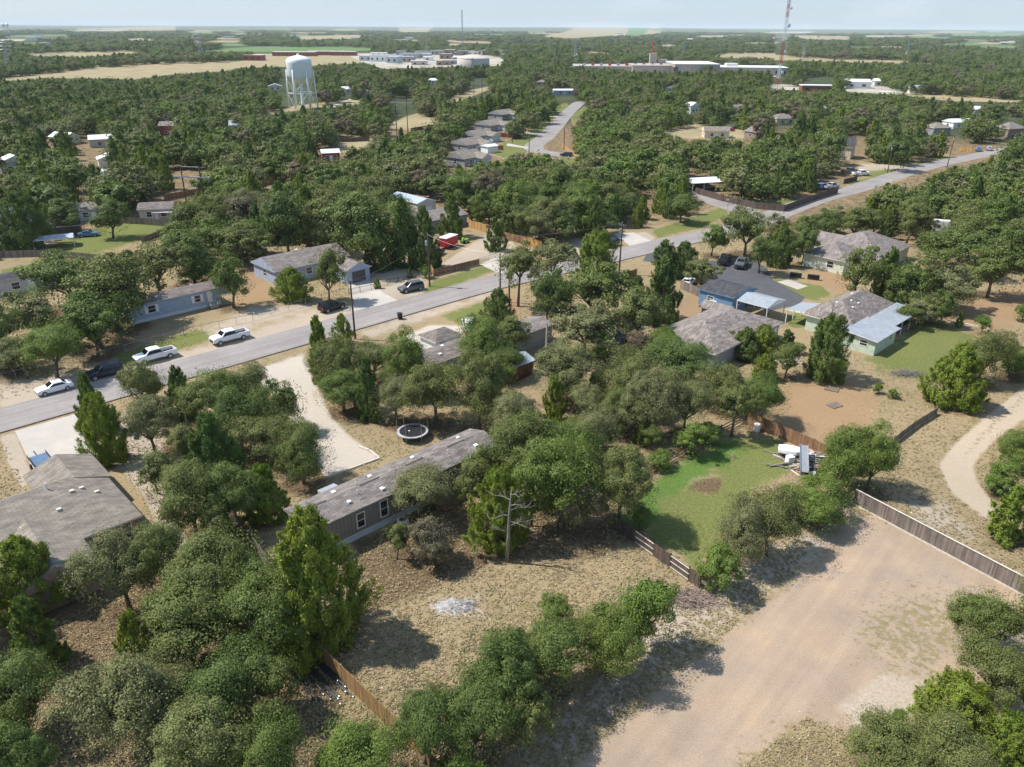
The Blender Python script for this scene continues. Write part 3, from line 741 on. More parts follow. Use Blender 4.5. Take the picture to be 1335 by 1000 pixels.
def crown_oak(seed, nclump=64, per=150, size=0.062):
    g = np.random.default_rng(seed)
    d = unit(g.normal(size=(nclump*3, 3)) + np.array([0, 0, 0.25]))
    # uneven outline: low-frequency lobes
    ph = g.random((4, 3))*6.28; fr = unit(g.normal(size=(4, 3)))
    lob = 1 + 0.30*sum(np.sin(3.1*(d@fr[k])+ph[k, 0]) for k in range(4))/1.6
    keep = d[:, 2] > -0.62
    d, lob = d[keep][:nclump], lob[keep][:nclump]
    # the crown is several leaning boughs, each with its own dome of twigs: uneven outline, gaps between
    nb = 6
    ang = np.arange(nb)/nb*6.28 + g.normal(size=nb)*0.5
    bc = np.stack([np.cos(ang)*g.uniform(.22, .58, nb), np.sin(ang)*g.uniform(.22, .58, nb), g.uniform(-.38, .36, nb)], 1); bc[0] = (g.normal()*.1, g.normal()*.1, .34)
    br = g.uniform(.34, .62, nb); which = g.integers(0, nb, len(d))
    C = bc[which] + d*(br[which]*lob*(0.62+0.38*g.random(len(d))))[:, None]
    d = unit(C + 1e-6 + d*0.35)
    cr_ = 0.11 + 0.18*g.random(len(d))**1.3
    P_, N_ = [], []
    for c, r, dd in zip(C, cr_, d):
        k = int(per*(0.6+0.8*g.random()))
        q = unit(g.normal(size=(k, 3)) + dd*0.45 + np.array([0, 0, 0.3]))
        rr = r*(0.45+0.65*g.random(k)**0.5)
        P_.append(c + q*rr[:, None]*np.array([1.12, 1.12, 0.85])); N_.append(q*0.8 + dd*0.35 + np.array([0, 0, 0.3]) + 0.38*g.normal(size=(k, 3)))
    # stray sprays that break the outline
    k = int(nclump*per*0.05)
    q = unit(g.normal(size=(k, 3))); P_.append(q*(0.85+0.28*g.random(k))[:, None]); N_.append(g.normal(size=(k, 3)))
    Pn, Nn = np.concatenate(P_), np.concatenate(N_)
    sel = Pn[:, 2] > -0.86
    Pn = Pn*np.array([1.17, 1.17, 1.06])
    return leaves(Pn[sel], Nn[sel], size, g, 1.35)
def crown_cedar(seed, nclump=150, per=75, size=0.05, pw=0.75):
    """juniper: tiers of upswept feathery branch tips around a cone"""
    g = np.random.default_rng(seed)
    P_, N_, A_ = [], [], []
    wob = g.random(6)*6.28
    for i in range(nclump):
        t = g.random()**1.25                        # 0 base .. 1 tip
        z = -0.98 + 1.93*t
        prof = min(1.0, 0.62+1.6*t) * (1-t)**pw + 0.05
        a = g.random()*6.28
        prof *= 1 + 0.24*math.sin(2*a+1.6*z+wob[0]) + 0.2*math.sin(5*a+3*z+wob[1]) + 0.18*math.sin(9*z+wob[2]+a)
        rr = prof*(0.72+0.34*g.random())
        c = np.array([rr*math.cos(a), rr*math.sin(a), z])
        out = np.array([math.cos(a), math.sin(a), 0.0])
        L = 0.16+0.16*g.random()
        k = int(per*(0.6+0.8*g.random()))
        s = g.random(k)
        axis = out*0.75 + np.array([0, 0, 0.75])
        wd = 0.13*(1-s*0.75)
        p = c + axis*(L*(s-0.45))[:, None] + g.normal(size=(k, 3))*wd[:, None]*0.62
        P_.append(p); N_.append(out*0.7 + np.array([0, 0, 0.45]) + 0.42*g.normal(size=(k, 3))); A_.append(np.tile(axis, (k, 1)))
    Pn, Nn, An = np.concatenate(P_), np.concatenate(N_), np.concatenate(A_)
    return leaves(Pn, Nn, size, g, 2.7, An)
def trunk_mesh(seed, k, style):
    """trunk and limbs in crown units: base at 0, crown centre at k"""
    r = random.Random(seed); mb = MB()
    if style == 'cedar':
        mb.tube([(0, 0, -0.02), (0.02, 0, k*0.6), (0, 0.01, k+0.75)], [0.075, 0.05, 0.01], 7)
        for i in range(14):
            z = k-0.7+1.3*i/14; a = r.random()*6.28; q = 0.6*(1-i/16)
            mb.tube([(0, 0, z), (q*math.cos(a), q*math.sin(a), z+0.2)], [0.02, 0.006], 4, cap=False)
    else:
        f = max(0.35, k-0.62)
        lean = (r.uniform(-.1, .1), r.uniform(-.1, .1))
        mb.tube([(0, 0, -0.03), (lean[0]*.4, lean[1]*.4, f*0.55), (lean[0], lean[1], f)], [0.082, 0.062, 0.055], 8)
        for i in range(6):
            a = i*1.05 + r.uniform(-.3, .3); q = r.uniform(.45, .75); zt = k + r.uniform(-.15, .55)
            m1 = (lean[0]+q*.5*math.cos(a), lean[1]+q*.5*math.sin(a), f+(zt-f)*.45)
            e = (q*math.cos(a), q*math.sin(a), zt)
            mb.tube([(lean[0], lean[1], f-.04), m1, e], [0.042, 0.028, 0.010], 5, cap=False)
            for j in range(2):
                b = a + r.uniform(-.9, .9)
                mb.tube([m1, (m1[0]+.35*math.cos(b), m1[1]+.35*math.sin(b), m1[2]+r.uniform(.1, .35))], [0.02, 0.006], 4, cap=False)
    return mb.mesh('trunk', M_['bark'], True)
OAKS = [np_mesh('oak_crown', *crown_oak(100+i, 70, 210, 0.050), [LEAF['oak']]) for i in range(7)]
BIG = [np_mesh('oak_crown', *crown_oak(150+i, 150, 260, 0.031), [LEAF['oak']]) for i in range(5)]      # wide near crowns: more, smaller leaves
CEDARS = [np_mesh('juniper_crown', *crown_cedar(200+i, 170, 100, 0.042, pw=(0.6, 0.75, 0.5, 0.9, 0.65)[i]), [LEAF['cedar']]) for i in range(5)]
BUSHY = [np_mesh('juniper_crown', *crown_cedar(230+i, 360, 150, 0.024, pw=(0.36, 0.45, 0.72)[i]), [LEAF['cedar']]) for i in range(3)]
KF = {'oak': 1.22, 'shrub': 0.86, 'tall': 2.1, 'cedar': 1.03}
TRUNKS = {s: [trunk_mesh(300+10*i+len(s), k, 'cedar' if s == 'cedar' else 'oak') for i in range(4)] for s, k in KF.items()}

def place_tree(kind, leaf, X, Y, r, b, rz, name, big=False):
    """Empty at the foot of the tree > trunk, crown"""
    k = KF[kind]
    if kind == 'cedar': me = BUSHY[2] if big and r > 3 else random.choice(BUSHY[:2] if b < 1.35*r or big else CEDARS)
    else: me = random.choice(BIG if big else OAKS)
    t = thing(name, None, None, (X, Y, 0), rz)
    t.scale = (r, r*random.uniform(.93, 1.07), b)
    tr = bpy.data.objects.new('trunk', random.choice(TRUNKS[kind])); COL.objects.link(tr); tr.parent = t
    c = bpy.data.objects.new('crown', me); COL.objects.link(c); c.parent = t; c.location = (0, 0, k)
    c.material_slots[0].link = 'OBJECT'; c.material_slots[0].material = LEAF[leaf]
    return t
def solve_box(kind, x0, y0, x1, y1):
    """size and standing point of a tree whose crown fills this outline in the photo"""
    k = KF[kind]; zc = 4.0
    cx, cy, w, h = (x0+x1)/2, (y0+y1)/2, x1-x0, y1-y0
    for _ in range(10):
        c = P(cx, cy, zc); dep = c.y*cp - (zc-CAM_H)*sp
        r = w/2*dep/FPX; a = math.atan2(CAM_H-zc, math.hypot(c.x, c.y))
        hh = h/2*dep/FPX
        b2 = (hh**2 - (r*math.sin(a))**2)/math.cos(a)**2
        lo, hi = (0.9*r, 3.6*r) if kind == 'cedar' else (0.62*r, 1.35*r)
        b = min(max(math.sqrt(max(b2, 0.01)), lo), hi)
        zc = k*b
    return c.x, c.y, r, b
TREES = """
c 96 485 135 562|C 106 514 158 604|o 162 470 215 542|l 165 518 225 588|d 214 478 252 545|o 240 480 322 552|l 298 477 350 532|o 345 496 392 560|O 308 530 388 600|d 238 540 318 652|o 270 500 345 585|O 255 605 330 690|O 358 553 426 628|C 316 606 371 680|O 205 610 290 702|l 176 588 224 642|o 224 548 266 612|o 256 652 302 722
l 112 690 200 795|O 165 680 245 775|O 225 690 335 800|O 290 735 400 850|O 185 770 300 880|l 110 855 235 985|O 230 850 345 960|O 318 845 384 925|l 195 930 320 1060|O 300 940 400 1060|C 150 798 200 884|C -15 695 80 800|D 5 775 75 875|O -30 858 72 965|o -40 930 60 1080|s 283 704 318 738|O 250 700 345 800|l 150 860 250 950
C 346 664 472 842|g 412 930 515 1040|O 508 890 596 1000|O 568 875 662 1000|o 604 815 705 945|o 655 885 725 978|o 676 798 766 898|g 757 768 834 898|g 800 750 873 858|s 706 774 748 822|o 640 830 700 900|d 560 985 650 1080
l 508 603 580 674|b 540 676 590 734|l 498 672 534 738|O 588 596 640 662|C 618 610 685 714|b 545 690 590 738|s 820 655 850 690
o 640 540 722 640|g 685 566 782 684|O 770 572 850 690|l 735 535 802 605|l 636 520 702 592|o 665 610 722 684|b 728 610 790 690|g 700 548 770 620|o 610 580 660 640
C 398 414 434 500|C 432 410 460 450|o 408 438 468 505|o 418 483 475 535|c 460 468 497 546|g 500 436 556 512|l 462 444 512 495|l 490 488 540 548|O 532 470 602 548|O 588 466 658 556|l 640 508 692 572|g 625 470 668 520|C 559 437 569 455
g 596 414 662 482|c 632 377 668 422|O 645 410 690 460|o 632 446 686 492|O 690 355 738 418|g 718 368 752 402|l 724 392 802 462|O 732 342 818 412|C 752 302 806 362|t 650 317 702 372|l 696 314 746 366|o 800 376 865 442|g 768 434 804 472|b 815 434 852 470|g 848 428 892 470|c 820 360 842 388|c 838 338 892 420|D 850 314 884 360|D 874 316 911 360|l 896 335 936 368|g 914 293 946 330
l 703 452 778 522|C 706 490 741 552|l 738 500 792 548|O 788 458 862 532|c 766 482 796 516|o 740 540 800 590|l 818 478 884 562|l 868 488 924 562|O 844 452 934 504|O 918 476 980 532|o 970 488 1023 550|D 952 428 992 468|C 933 430 962 462|C 978 424 1014 462|C 984 462 1012 496|o 1008 448 1046 490|D 1014 430 1038 462|G 880 548 926 592|s 908 550 942 580|o 842 555 866 590|s 843 588 877 616|l 800 520 850 570|o 782 505 830 560|t 938 500 982 548|d 826 540 850 580
c 1054 412 1109 494|G 1076 545 1134 640|G 1110 555 1168 640|s 1022 626 1104 692|O 972 638 1042 722|l 936 650 1002 738|s 912 706 966 780|s 1060 600 1110 660|C 1216 448 1284 530|o 1256 430 1312 496|C 1247 405 1258 426|g 1273 412 1291 434|s 1296 452 1345 496|s 1326 390 1345 425|s 1300 560 1352 620|s 1288 600 1330 650|C 1292 630 1350 705|O 1250 772 1332 852|O 1262 832 1350 925|C 1206 882 1300 962|C 1276 928 1350 1010|O 1114 930 1212 1020|O 1190 925 1290 1020|s 1155 926 1181 956|s 1140 500 1152 515|s 1158 506 1172 520
o 1097 322 1146 384|d 1140 324 1178 388|c 1160 345 1206 402|O 1164 338 1218 398|l 1204 345 1266 398|o 1214 378 1246 424|l 1180 385 1232 418|O 1268 314 1328 382|O 1204 298 1278 352|O 1160 400 1200 425|o 1290 290 1345 345|l 1215 365 1262 405|O 974 308 1012 352|d 1003 293 1036 347|o 1034 298 1066 342|O 948 274 1002 328|o 1085 270 1140 310
C 358 349 402 392|o 403 326 449 392|O 438 254 522 342|d 476 288 516 352|d 504 260 546 346|d 533 272 572 348|c 571 255 606 308|D 632 284 659 326|O 343 250 402 332|O 398 262 458 326|c 412 282 446 322|C 487 362 496 376|s 548 344 562 366|c 530 350 538 362
O 50 332 132 402|O 98 334 188 422|l 4 382 78 448|O 82 374 164 450|g 30 418 98 488|O 88 398 152 462|o 118 366 176 424|o 276 328 322 402|o 214 298 282 366|O 168 318 238 382|O 224 258 268 328|O 121 262 163 306|D 0 252 58 322|o 60 260 108 300|O -40 400 20 470|l -20 440 40 485|o 280 290 345 340|o 232 340 280 372|O 1352 400 1440 490|l 1380 470 1470 560|C 1360 520 1410 600|O 1390 600 1500 710|o 1345 330 1420 400|O 1400 340 1490 420|O 1345 760 1440 870|l 1360 880 1470 1000|O -130 620 -40 720|o -140 740 -30 850|l -120 520 -60 580|O -110 330 -45 400|g -120 410 -50 480
"""
KINDC = {'o': ('oak', 'oak'), 'O': ('oak', 'oak'), 'l': ('oak', 'olive'), 'g': ('oak', 'green'), 'G': ('oak', 'green'), 'b': ('oak', 'brown'),
         'c': ('cedar', 'dark'), 'C': ('cedar', 'cedar'), 'd': ('cedar', 'dark'), 'D': ('cedar', 'dark'), 's': ('shrub', 'green'), 't': ('tall', 'oak')}
TLIST = []
for tok in TREES.replace('\n', '|').split('|'):
    q = tok.split()
    if len(q) != 5: continue
    kind, leaf = KINDC[q[0]]
    X, Y, r, b = solve_box(kind, *[float(v) for v in q[1:]])
    TLIST.append(dict(kind=kind, leaf=leaf, X=X, Y=Y, r=r, b=b, hand=True))
    if kind != 'tall': HAND.append((X, Y, r))

# ---- filler woodland: every spot that the photo shows as trees
def footprint_hit(X, Y, rects):
    s_ = X*CS + Y*SN; n_ = -X*SN + Y*CS
    hit = np.zeros(X.shape, bool)
    for s0, s1, n0, n1 in rects: hit |= (s_ > s0-1.2) & (s_ < s1+1.2) & (n_ > n0-1.2) & (n_ < n1+1.2)
    return hit
FOOT = [(-8, 18.5, 63, 84), (37, 53.5, 128, 136), (64.5, 82, 122, 143), (117, 123.5, 155, 168.5), (111, 125, 144, 153.5), (58.5, 69.5, 77.5, 88.5), (74.5, 83, 76, 82),
        (114, 123, 63, 72), (114, 121, 57, 63.5), (90.5, 110.5, 52, 64), (113.5, 133, 38.5, 55.5), (151.5, 174.5, 56.5, 72)]
def fill_trees():
    cand = []
    d = 120.0
    while d < 7000:
        spc = 5.2 if d < 330 else 6.0 if d < 700 else 6.2*(d/700)**0.92
        nth = int(math.radians(84)*d/spc)
        th = np.radians(-42) + np.radians(84)*(np.arange(nth)+rng.random(nth)*0.9)/nth
        dd = d + rng.random(nth)*spc*0.9
        cand.append(np.stack([dd*np.sin(th), dd*np.cos(th), np.full(nth, spc), dd], 1))
        d += spc*(1.0 if d < 1500 else 1.4)
    C = np.concatenate(cand)
    X, Y, spc, dd = C.T
    n = len(X)
    ced = rng.random(n) < 0.30 + 0.18*np.sin(X*0.021+1.3)*np.sin(Y*0.017)
    r = np.where(ced, 1.6+1.3*rng.random(n), 2.6+2.3*rng.random(n)**1.3); 
    b = np.where(ced, r*(1.25+0.9*rng.random(n)), r*(0.8+0.35*rng.random(n)))
    grow = np.maximum(1, spc/6.4)
    rw = r*grow; bw = b*np.minimum(1.35, grow**0.25)
    k = np.where(ced, 1.03, 1.22)
    px, py, dep = proj(X, Y, k*bw)
    a = np.arctan2(CAM_H-k*bw, dd)
    hw = rw/dep*FPX; hh = np.sqrt((rw*np.sin(a))**2+(bw*np.cos(a))**2)/dep*FPX
    ok = (px > -190) & (px < 1530) & (py > 15) & (py+hh < 345)
    low = (py+hh > 318) & (px > 350) & (px < 1000)
    ok &= ~low
    mf = mask_frac(px-hw*.85, py-hh*.9, px+hw*.85, py+hh*.9)
    ok &= mf < np.where(dd < 420, 0.09, np.where(dd < 900, 0.12, 0.22))
    ok &= ~footprint_hit(X, Y, FOOT)
    s_ = X*CS + Y*SN; n_ = -X*SN + Y*CS
    ok &= ~((n_ > 93) & (n_ < 113) & (s_ < 165)) & ~((n_ > 94) & (n_ < 105.5) & (s_ >= 165) & (s_ < 430))
    # open country far away: leave irregular clearings
    f = np.sin(X*0.0041+0.7)*np.sin(Y*0.0026+1.1) + 0.6*np.sin(X*0.0093+Y*0.0037)
    ok &= ~((dd > 1900) & (f > 0.55))
    for (hx, hy, hr) in HAND:
        near = (np.abs(X-hx) < 9) & (np.abs(Y-hy) < 9)
        ok &= ~(near & (np.hypot(X-hx, Y-hy) < 0.62*(hr+np.minimum(rw, 4))))
    ix = np.where(ok)[0]
    ix = ix[np.argsort(dd[ix])]
    return X[ix], Y[ix], rw[ix], bw[ix], ced[ix], dd[ix]
def woodland():
    X, Y, r, b, ced, dd = fill_trees()
    n = len(X)
    n_oak = 300 - sum(1 for t in TLIST if t['kind'] != 'cedar'); n_ced = 300 - sum(1 for t in TLIST if t['kind'] == 'cedar')
    solo = np.zeros(n, bool)
    solo[np.where(~ced)[0][:n_oak]] = True
    solo[np.where(ced)[0][:min(n_ced, 150)]] = True
    for i in np.where(solo)[0]:
        q = random.random()
        if ced[i]: kind, leaf = 'cedar', ('dark' if q < .5 else 'cedar')
        else: kind, leaf = 'oak', ('oak' if q < .62 else 'olive' if q < .8 else 'green' if q < .94 else 'brown')
        TLIST.append(dict(kind=kind, leaf=leaf, X=float(X[i]), Y=float(Y[i]), r=float(r[i]), b=float(b[i]), hand=False))
    rest = np.where(~solo)[0]
    # the far woods read as one mass: one object, tree forms instanced on its points
    protos = []
    def proto(nm, V, F, leaf, k):
        me = np_mesh(nm, V + np.array([0, 0, k]), F, [leaf])
        o = bpy.data.objects.new(nm, me)
        return o
    pc = bpy.data.collections.new('woodland forms')
    kinds = []
    for i, lf in enumerate(('oak', 'oak', 'olive', 'green', 'oak', 'brown')):
        V, F = crown_oak(400+i, 42, 84, 0.088); o = proto('a%d_oak_form' % i, V, F, LEAF[lf], 1.0); pc.objects.link(o)
    for i, lf in enumerate(('dark', 'dark', 'cedar')):
        V, F = crown_cedar(430+i, 90, 40, 0.075); o = proto('b%d_juniper_form' % i, V, F, LEAF[lf], 1.0); pc.objects.link(o)
    V, F = crown_oak(460, 20, 20, 0.05); pc.objects.link(proto('c0_bare_form', V, F, LEAF['grey'], 1.0))
    pick = np.where(ced[rest], 6+rng.choice(3, len(rest), p=[.3, .27, .43]), rng.choice([0, 1, 2, 3, 4, 5, 9], len(rest), p=[.19, .19, .22, .17, .18, .03, .02]))
    me = bpy.data.meshes.new('distant_woods')
    me.vertices.add(len(rest))
    gz = np.zeros(len(rest))
    hill = np.clip((dd[rest]-6500)/8500, 0, 1); gz = hill*20
    me.vertices.foreach_set('co', np.stack([X[rest], Y[rest], gz], 1).astype(np.float32).ravel())
    A = me.attributes.new('size', 'FLOAT_VECTOR', 'POINT'); A.data.foreach_set('vector', np.stack([r[rest]*1.12, r[rest]*1.12, b[rest]*1.08], 1).astype(np.float32).ravel())
    A = me.attributes.new('turn', 'FLOAT_VECTOR', 'POINT'); tv = np.zeros((len(rest), 3)); tv[:, 2] = rng.random(len(rest))*6.28; A.data.foreach_set('vector', tv.astype(np.float32).ravel())
    A = me.attributes.new('form', 'INT', 'POINT'); A.data.foreach_set('value', pick.astype(np.int32))
    o = bpy.data.objects.new('distant_woods', me); COL.objects.link(o); tag(o, 'mixed oak and juniper woodland stretching away to the horizon', 'woods', kind='stuff')
    ng = bpy.data.node_groups.new('woods', 'GeometryNodeTree')
    ng.interface.new_socket('Geometry', in_out='INPUT', socket_type='NodeSocketGeometry')
    ng.interface.new_socket('Geometry', in_out='OUTPUT', socket_type='NodeSocketGeometry')
    N, Lk = ng.nodes, ng.links
    gi, go = N.new('NodeGroupInput'), N.new('NodeGroupOutput')
    m2p = N.new('GeometryNodeMeshToPoints')
    ci = N.new('GeometryNodeCollectionInfo'); ci.inputs['Collection'].default_value = pc; ci.inputs['Separate Children'].default_value = True; ci.inputs['Reset Children'].default_value = True
    ip = N.new('GeometryNodeInstanceOnPoints'); ip.inputs['Pick Instance'].default_value = True
    def na(nm, ty):
        q = N.new('GeometryNodeInputNamedAttribute'); q.data_type = ty; q.inputs['Name'].default_value = nm; return q.outputs['Attribute']
    Lk.new(gi.outputs[0], m2p.inputs['Mesh']); Lk.new(m2p.outputs[0], ip.inputs['Points']); Lk.new(ci.outputs[0], ip.inputs['Instance'])
    Lk.new(na('form', 'INT'), ip.inputs['Instance Index']); Lk.new(na('size', 'FLOAT_VECTOR'), ip.inputs['Scale'])
    Lk.new(na('turn', 'FLOAT_VECTOR'), ip.inputs['Rotation']); Lk.new(ip.outputs[0], go.inputs[0])
    md = o.modifiers.new('woods', 'NODES'); md.node_group = ng
    print('trees: solo', len(TLIST), 'mass', len(rest))

# ---- wording
LAND = [('the brown mobile home', W(35, 57)), ('the trampoline', P(538, 574)), ('the white ash pile', P(592, 790)), ('the pale gravel drive', P(440, 560)),
        ('the hipped house by the concrete drive', W(9, 74)), ('the blue-grey mobile home', W(45, 131)), ('the pale house with a front drive', W(73, 136)), ('the red trailer', P(583, 318)),
        ('the blue workshop', W(118, 67)), ('the green house with metal porches', W(124, 47)), ('the large hipped house', W(163, 63)), ('the mottled-roof house', W(100, 58)),
        ('the junk heap', P(1045, 610)), ('the long board fence', P(1210, 705)), ('the dirt track', P(1260, 610)), ('the tan gravel lot', P(1060, 850)), ('the small brown-roofed home', W(64, 80)),
        ('the grey board shed', W(79, 79)), ('the white sedan', P(71, 508)), ('the white pickups', P(250, 455)), ('the red clearing', P(1060, 535)), ('the mown back lawn', P(900, 640)),
        ('the old car on the lawn', P(115, 305)), ('the road junction', P(930, 290)), ('the dark slatted gate yard fence', P(860, 730)), ('the tan metal shed', W(120, 162)), ('the new cedar fence', P(465, 880)),
        ('the two black pickups', P(955, 342)), ('the dark red porch shed', P(660, 495)), ('the two-wheel garage carport', P(918, 248)), ('the far street row of grey roofs', P(620, 200)),
        ('the white water tower', P(388, 140)), ('the red garden shed', P(424, 208)), ('the dark-roofed cream house', P(1115, 205)), ('the small white-walled camper', P(1225, 302)), ('the green yard by the road', P(1150, 240))]
LAND = [(a, v) for a, v in LAND if a not in ('the two-wheel garage carport', 'the dark slatted gate yard fence')]
TN = {('oak', 'oak'): ('oak_tree', 'dark green oak', 'oak'), ('oak', 'olive'): ('oak_tree', 'olive-grey oak', 'oak'), ('oak', 'green'): ('oak_tree', 'fresh green oak', 'oak'),
      ('oak', 'brown'): ('oak_tree', 'browning oak', 'oak'), ('oak', 'grey'): ('oak_tree', 'bare grey oak', 'oak'), ('cedar', 'cedar'): ('juniper_tree', 'bright yellow-green juniper', 'juniper'),
      ('cedar', 'dark'): ('juniper_tree', 'deep green juniper', 'juniper'), ('shrub', 'green'): ('oak_shrub', 'green scrub oak bush', 'shrub'), ('tall', 'oak'): ('oak_tree', 'bare-stemmed tall oak', 'oak')}
def plant_all():
    used = {}; recs = []
    for t in TLIST:
        nm, look, cat = TN[(t['kind'], t['leaf'])]
        px, py, dep = proj(t['X'], t['Y'], 0)
        near = []
        for a, v in LAND:
            lx, ly, ld = proj(v.x, v.y, 0)
            near.append((math.hypot(t['X']-v.x, t['Y']-v.y), a, lx, ly, ld))
        near.sort()
        size = 'wide' if t['r'] > 4.3 else 'small' if t['r'] < 2.0 else 'mid-sized'
        if t['kind'] == 'cedar': size = 'tall' if t['b'] > 3.6 else 'low' if t['b'] < 1.9 else 'mid-sized'
        def rel(q):
            d, a, lx, ly, ld = q
            dx, dy = px-lx, (dep-ld)
            if d < 7: return 'beside ' + a
            if abs(dx)*dep/FPX > abs(dy): return ('right of ' if dx > 0 else 'left of ') + a
            return ('beyond ' if dy > 0 else 'in front of ') + a
        far = near[0][0] > 60
        cands = []
        if not far:
            cands = [f'{look} {rel(near[0])}', f'{size} {look} {rel(near[0])}', f'{size} {look} {rel(near[0])}, {rel(near[1])}', f'{look} {rel(near[0])}, {rel(near[2])}', f'{size} {look} {rel(near[1])}, {rel(near[2])}', f'{look} {rel(near[1])}, {rel(near[3])}']
        recs.append((t, nm, look, size, cat, cands, rel(near[0])))
    count = {}
    for q in recs:
        for c in set(q[5]): count[c] = count.get(c, 0) + 1
    taken = set()
    for t, nm, look, size, cat, cands, base in recs:
        lab = next((c for c in cands if count[c] == 1 and len(c.split()) <= 16), None) or next((c for c in cands[2:] if c not in taken and len(c.split()) <= 16), None)
        group = None
        if lab is None:
            lab = f'{look} in the trees {base}'; group = f'{look}s in the trees {base}'
        taken.add(lab)
        o = place_tree(t['kind'], t['leaf'], t['X'], t['Y'], t['r'], t['b'], random.random()*6.28, nm, big=t['hand'] and t['Y'] < 105 and t['r'] > 2.2)
        tag(o, lab, cat, group or ('junipers' if cat == 'juniper' else 'shrubs' if cat == 'shrub' else 'oaks') + ' around the houses')
def dead_tree(px, py, h, seed, label, leanx=0.05, name='dead_tree', group=None):
    r = random.Random(seed); base = P(px, py); mb = MB(); mt = MB()
    t = thing(name, label, 'dead tree', base, 0, group)
    top = Vector((leanx*h, 0.1, h))
    mt.tube([(0, 0, -.05), (leanx*h*.3, .05, h*.35), (leanx*h*.5, .02, h*.7), top], [h*.021, h*.018, h*.012, .02], 8)
    def br(p, d, L, rad, lev):
        q = p + d*L*0.5 + Vector((r.uniform(-.1, .1), r.uniform(-.1, .1), r.uniform(-.02, .15)))*L
        e = q + (d + Vector((r.uniform(-.5, .5), r.uniform(-.5, .5), r.uniform(-.35, .4))))*L*0.5
        mb.tube([p, q, e], [rad, rad*.75, rad*.3], 5, cap=False)
        if lev > 0:
            for s in (q, e, p*.4+q*.6):
                for _ in range(1): br(s, (d+Vector((r.uniform(-1, 1), r.uniform(-1, 1), r.uniform(-.5, .8)))).normalized(), L*.5, rad*.5, lev-1)
    for i in range(8):
        f = .42+.55*i/8; a = r.uniform(-.9, .9) + (math.pi if i % 3 == 0 else 0)
        p = Vector((leanx*h*f*.75, .03, h*f))
        br(p, Vector((math.cos(a), math.sin(a), r.uniform(-.1, .55))).normalized(), h*.25*(1.2-f*.6), h*.0058, 2)
    mt.build('trunk', M_['deadwood'], t, True); mb.build('branches', M_['deadwood'], t, True)
    return t
# ------------------------------------------------------------------ buildings
def wall_mesh(x0, x1, y0, y1, h, mi=0, z0=0.0):
    mb = MB()
    mb.add([(x0,y0,z0),(x1,y0,z0),(x1,y1,z0),(x0,y1,z0),(x0,y0,h),(x1,y0,h),(x1,y1,h),(x0,y1,h)], [(0,1,5,4),(1,2,6,5),(2,3,7,6),(3,0,4,7),(4,5,6,7)], mi)
    return mb
def roof_solid(x0, x1, y0, y1, z, rise, kind, th=0.17, mb=None):
    """closed roof body; material 0 shingle, 1 fascia and gable"""
    mb = mb or MB()
    zb = z - th
    lo = [(x0,y0,zb),(x1,y0,zb),(x1,y1,zb),(x0,y1,zb)]; up = [(x0,y0,z),(x1,y0,z),(x1,y1,z),(x0,y1,z)]
    if kind == 'hip':
        hx, hy = (x1-x0)/2, (y1-y0)/2
        if hx >= hy: rd = [(x0+hy,(y0+y1)/2,z+rise),(x1-hy+0.001,(y0+y1)/2,z+rise)]; fs = [(4,5,9,8),(6,7,8,9),(5,6,9),(7,4,8)]
        else: rd = [((x0+x1)/2,y0+hx,z+rise),((x0+x1)/2,y1-hx,z+rise)]; fs = [(5,6,9,8),(7,4,8,9),(4,5,8),(6,7,9)]
        mb.add(lo+up+rd, fs, 0); b = len(mb.v)-10
        for f in ((0,1,5,4),(1,2,6,5),(2,3,7,6),(3,0,4,7),(3,2,1,0)): mb.f.append([b+i for i in f]); mb.m.append(1)
    elif kind in ('gx', 'gy'):
        rd = [(x0,(y0+y1)/2,z+rise),(x1,(y0+y1)/2,z+rise)] if kind == 'gx' else [((x0+x1)/2,y0,z+rise),((x0+x1)/2,y1,z+rise)]
        mb.add(lo+up+rd, [(4,5,9,8),(6,7,8,9)] if kind == 'gx' else [(5,6,9,8),(7,4,8,9)], 0); b = len(mb.v)-10
        ends = ((7,4,8),(5,6,9)) if kind == 'gx' else ((4,5,8),(6,7,9))
        for f in ((0,1,5,4),(1,2,6,5),(2,3,7,6),(3,0,4,7),(3,2,1,0))+ends: mb.f.append([b+i for i in f]); mb.m.append(1)
    else:                                             # single slope: 'up-x','down-x','up-y','down-y'
        zz = {'up-x': (0,rise,rise,0), 'down-x': (rise,0,0,rise), 'up-y': (0,0,rise,rise), 'down-y': (rise,rise,0,0)}[kind]
        lo = [(p[0],p[1],zb+d) for p, d in zip(lo, zz)]; up = [(p[0],p[1],z+d) for p, d in zip(up, zz)]
        mb.add(lo+up, [(4,5,6,7)], 0); b = len(mb.v)-8
        for f in ((0,1,5,4),(1,2,6,5),(2,3,7,6),(3,0,4,7),(3,2,1,0)): mb.f.append([b+i for i in f]); mb.m.append(1)
    return mb
def on_wall(side, u, z, x0, x1, y0, y1):
    """matrix of a wall opening: local X along the wall, Z up, -Y out of the wall"""
    if side == 'n0': return Matrix.Translation((u, y0, z))
    if side == 'n1': return Matrix.Translation((u, y1, z)) @ Matrix.Rotation(math.pi, 4, 'Z')
    if side == 's0': return Matrix.Translation((x0, u, z)) @ Matrix.Rotation(-math.pi/2, 4, 'Z')
    return Matrix.Translation((x1, u, z)) @ Matrix.Rotation(math.pi/2, 4, 'Z')
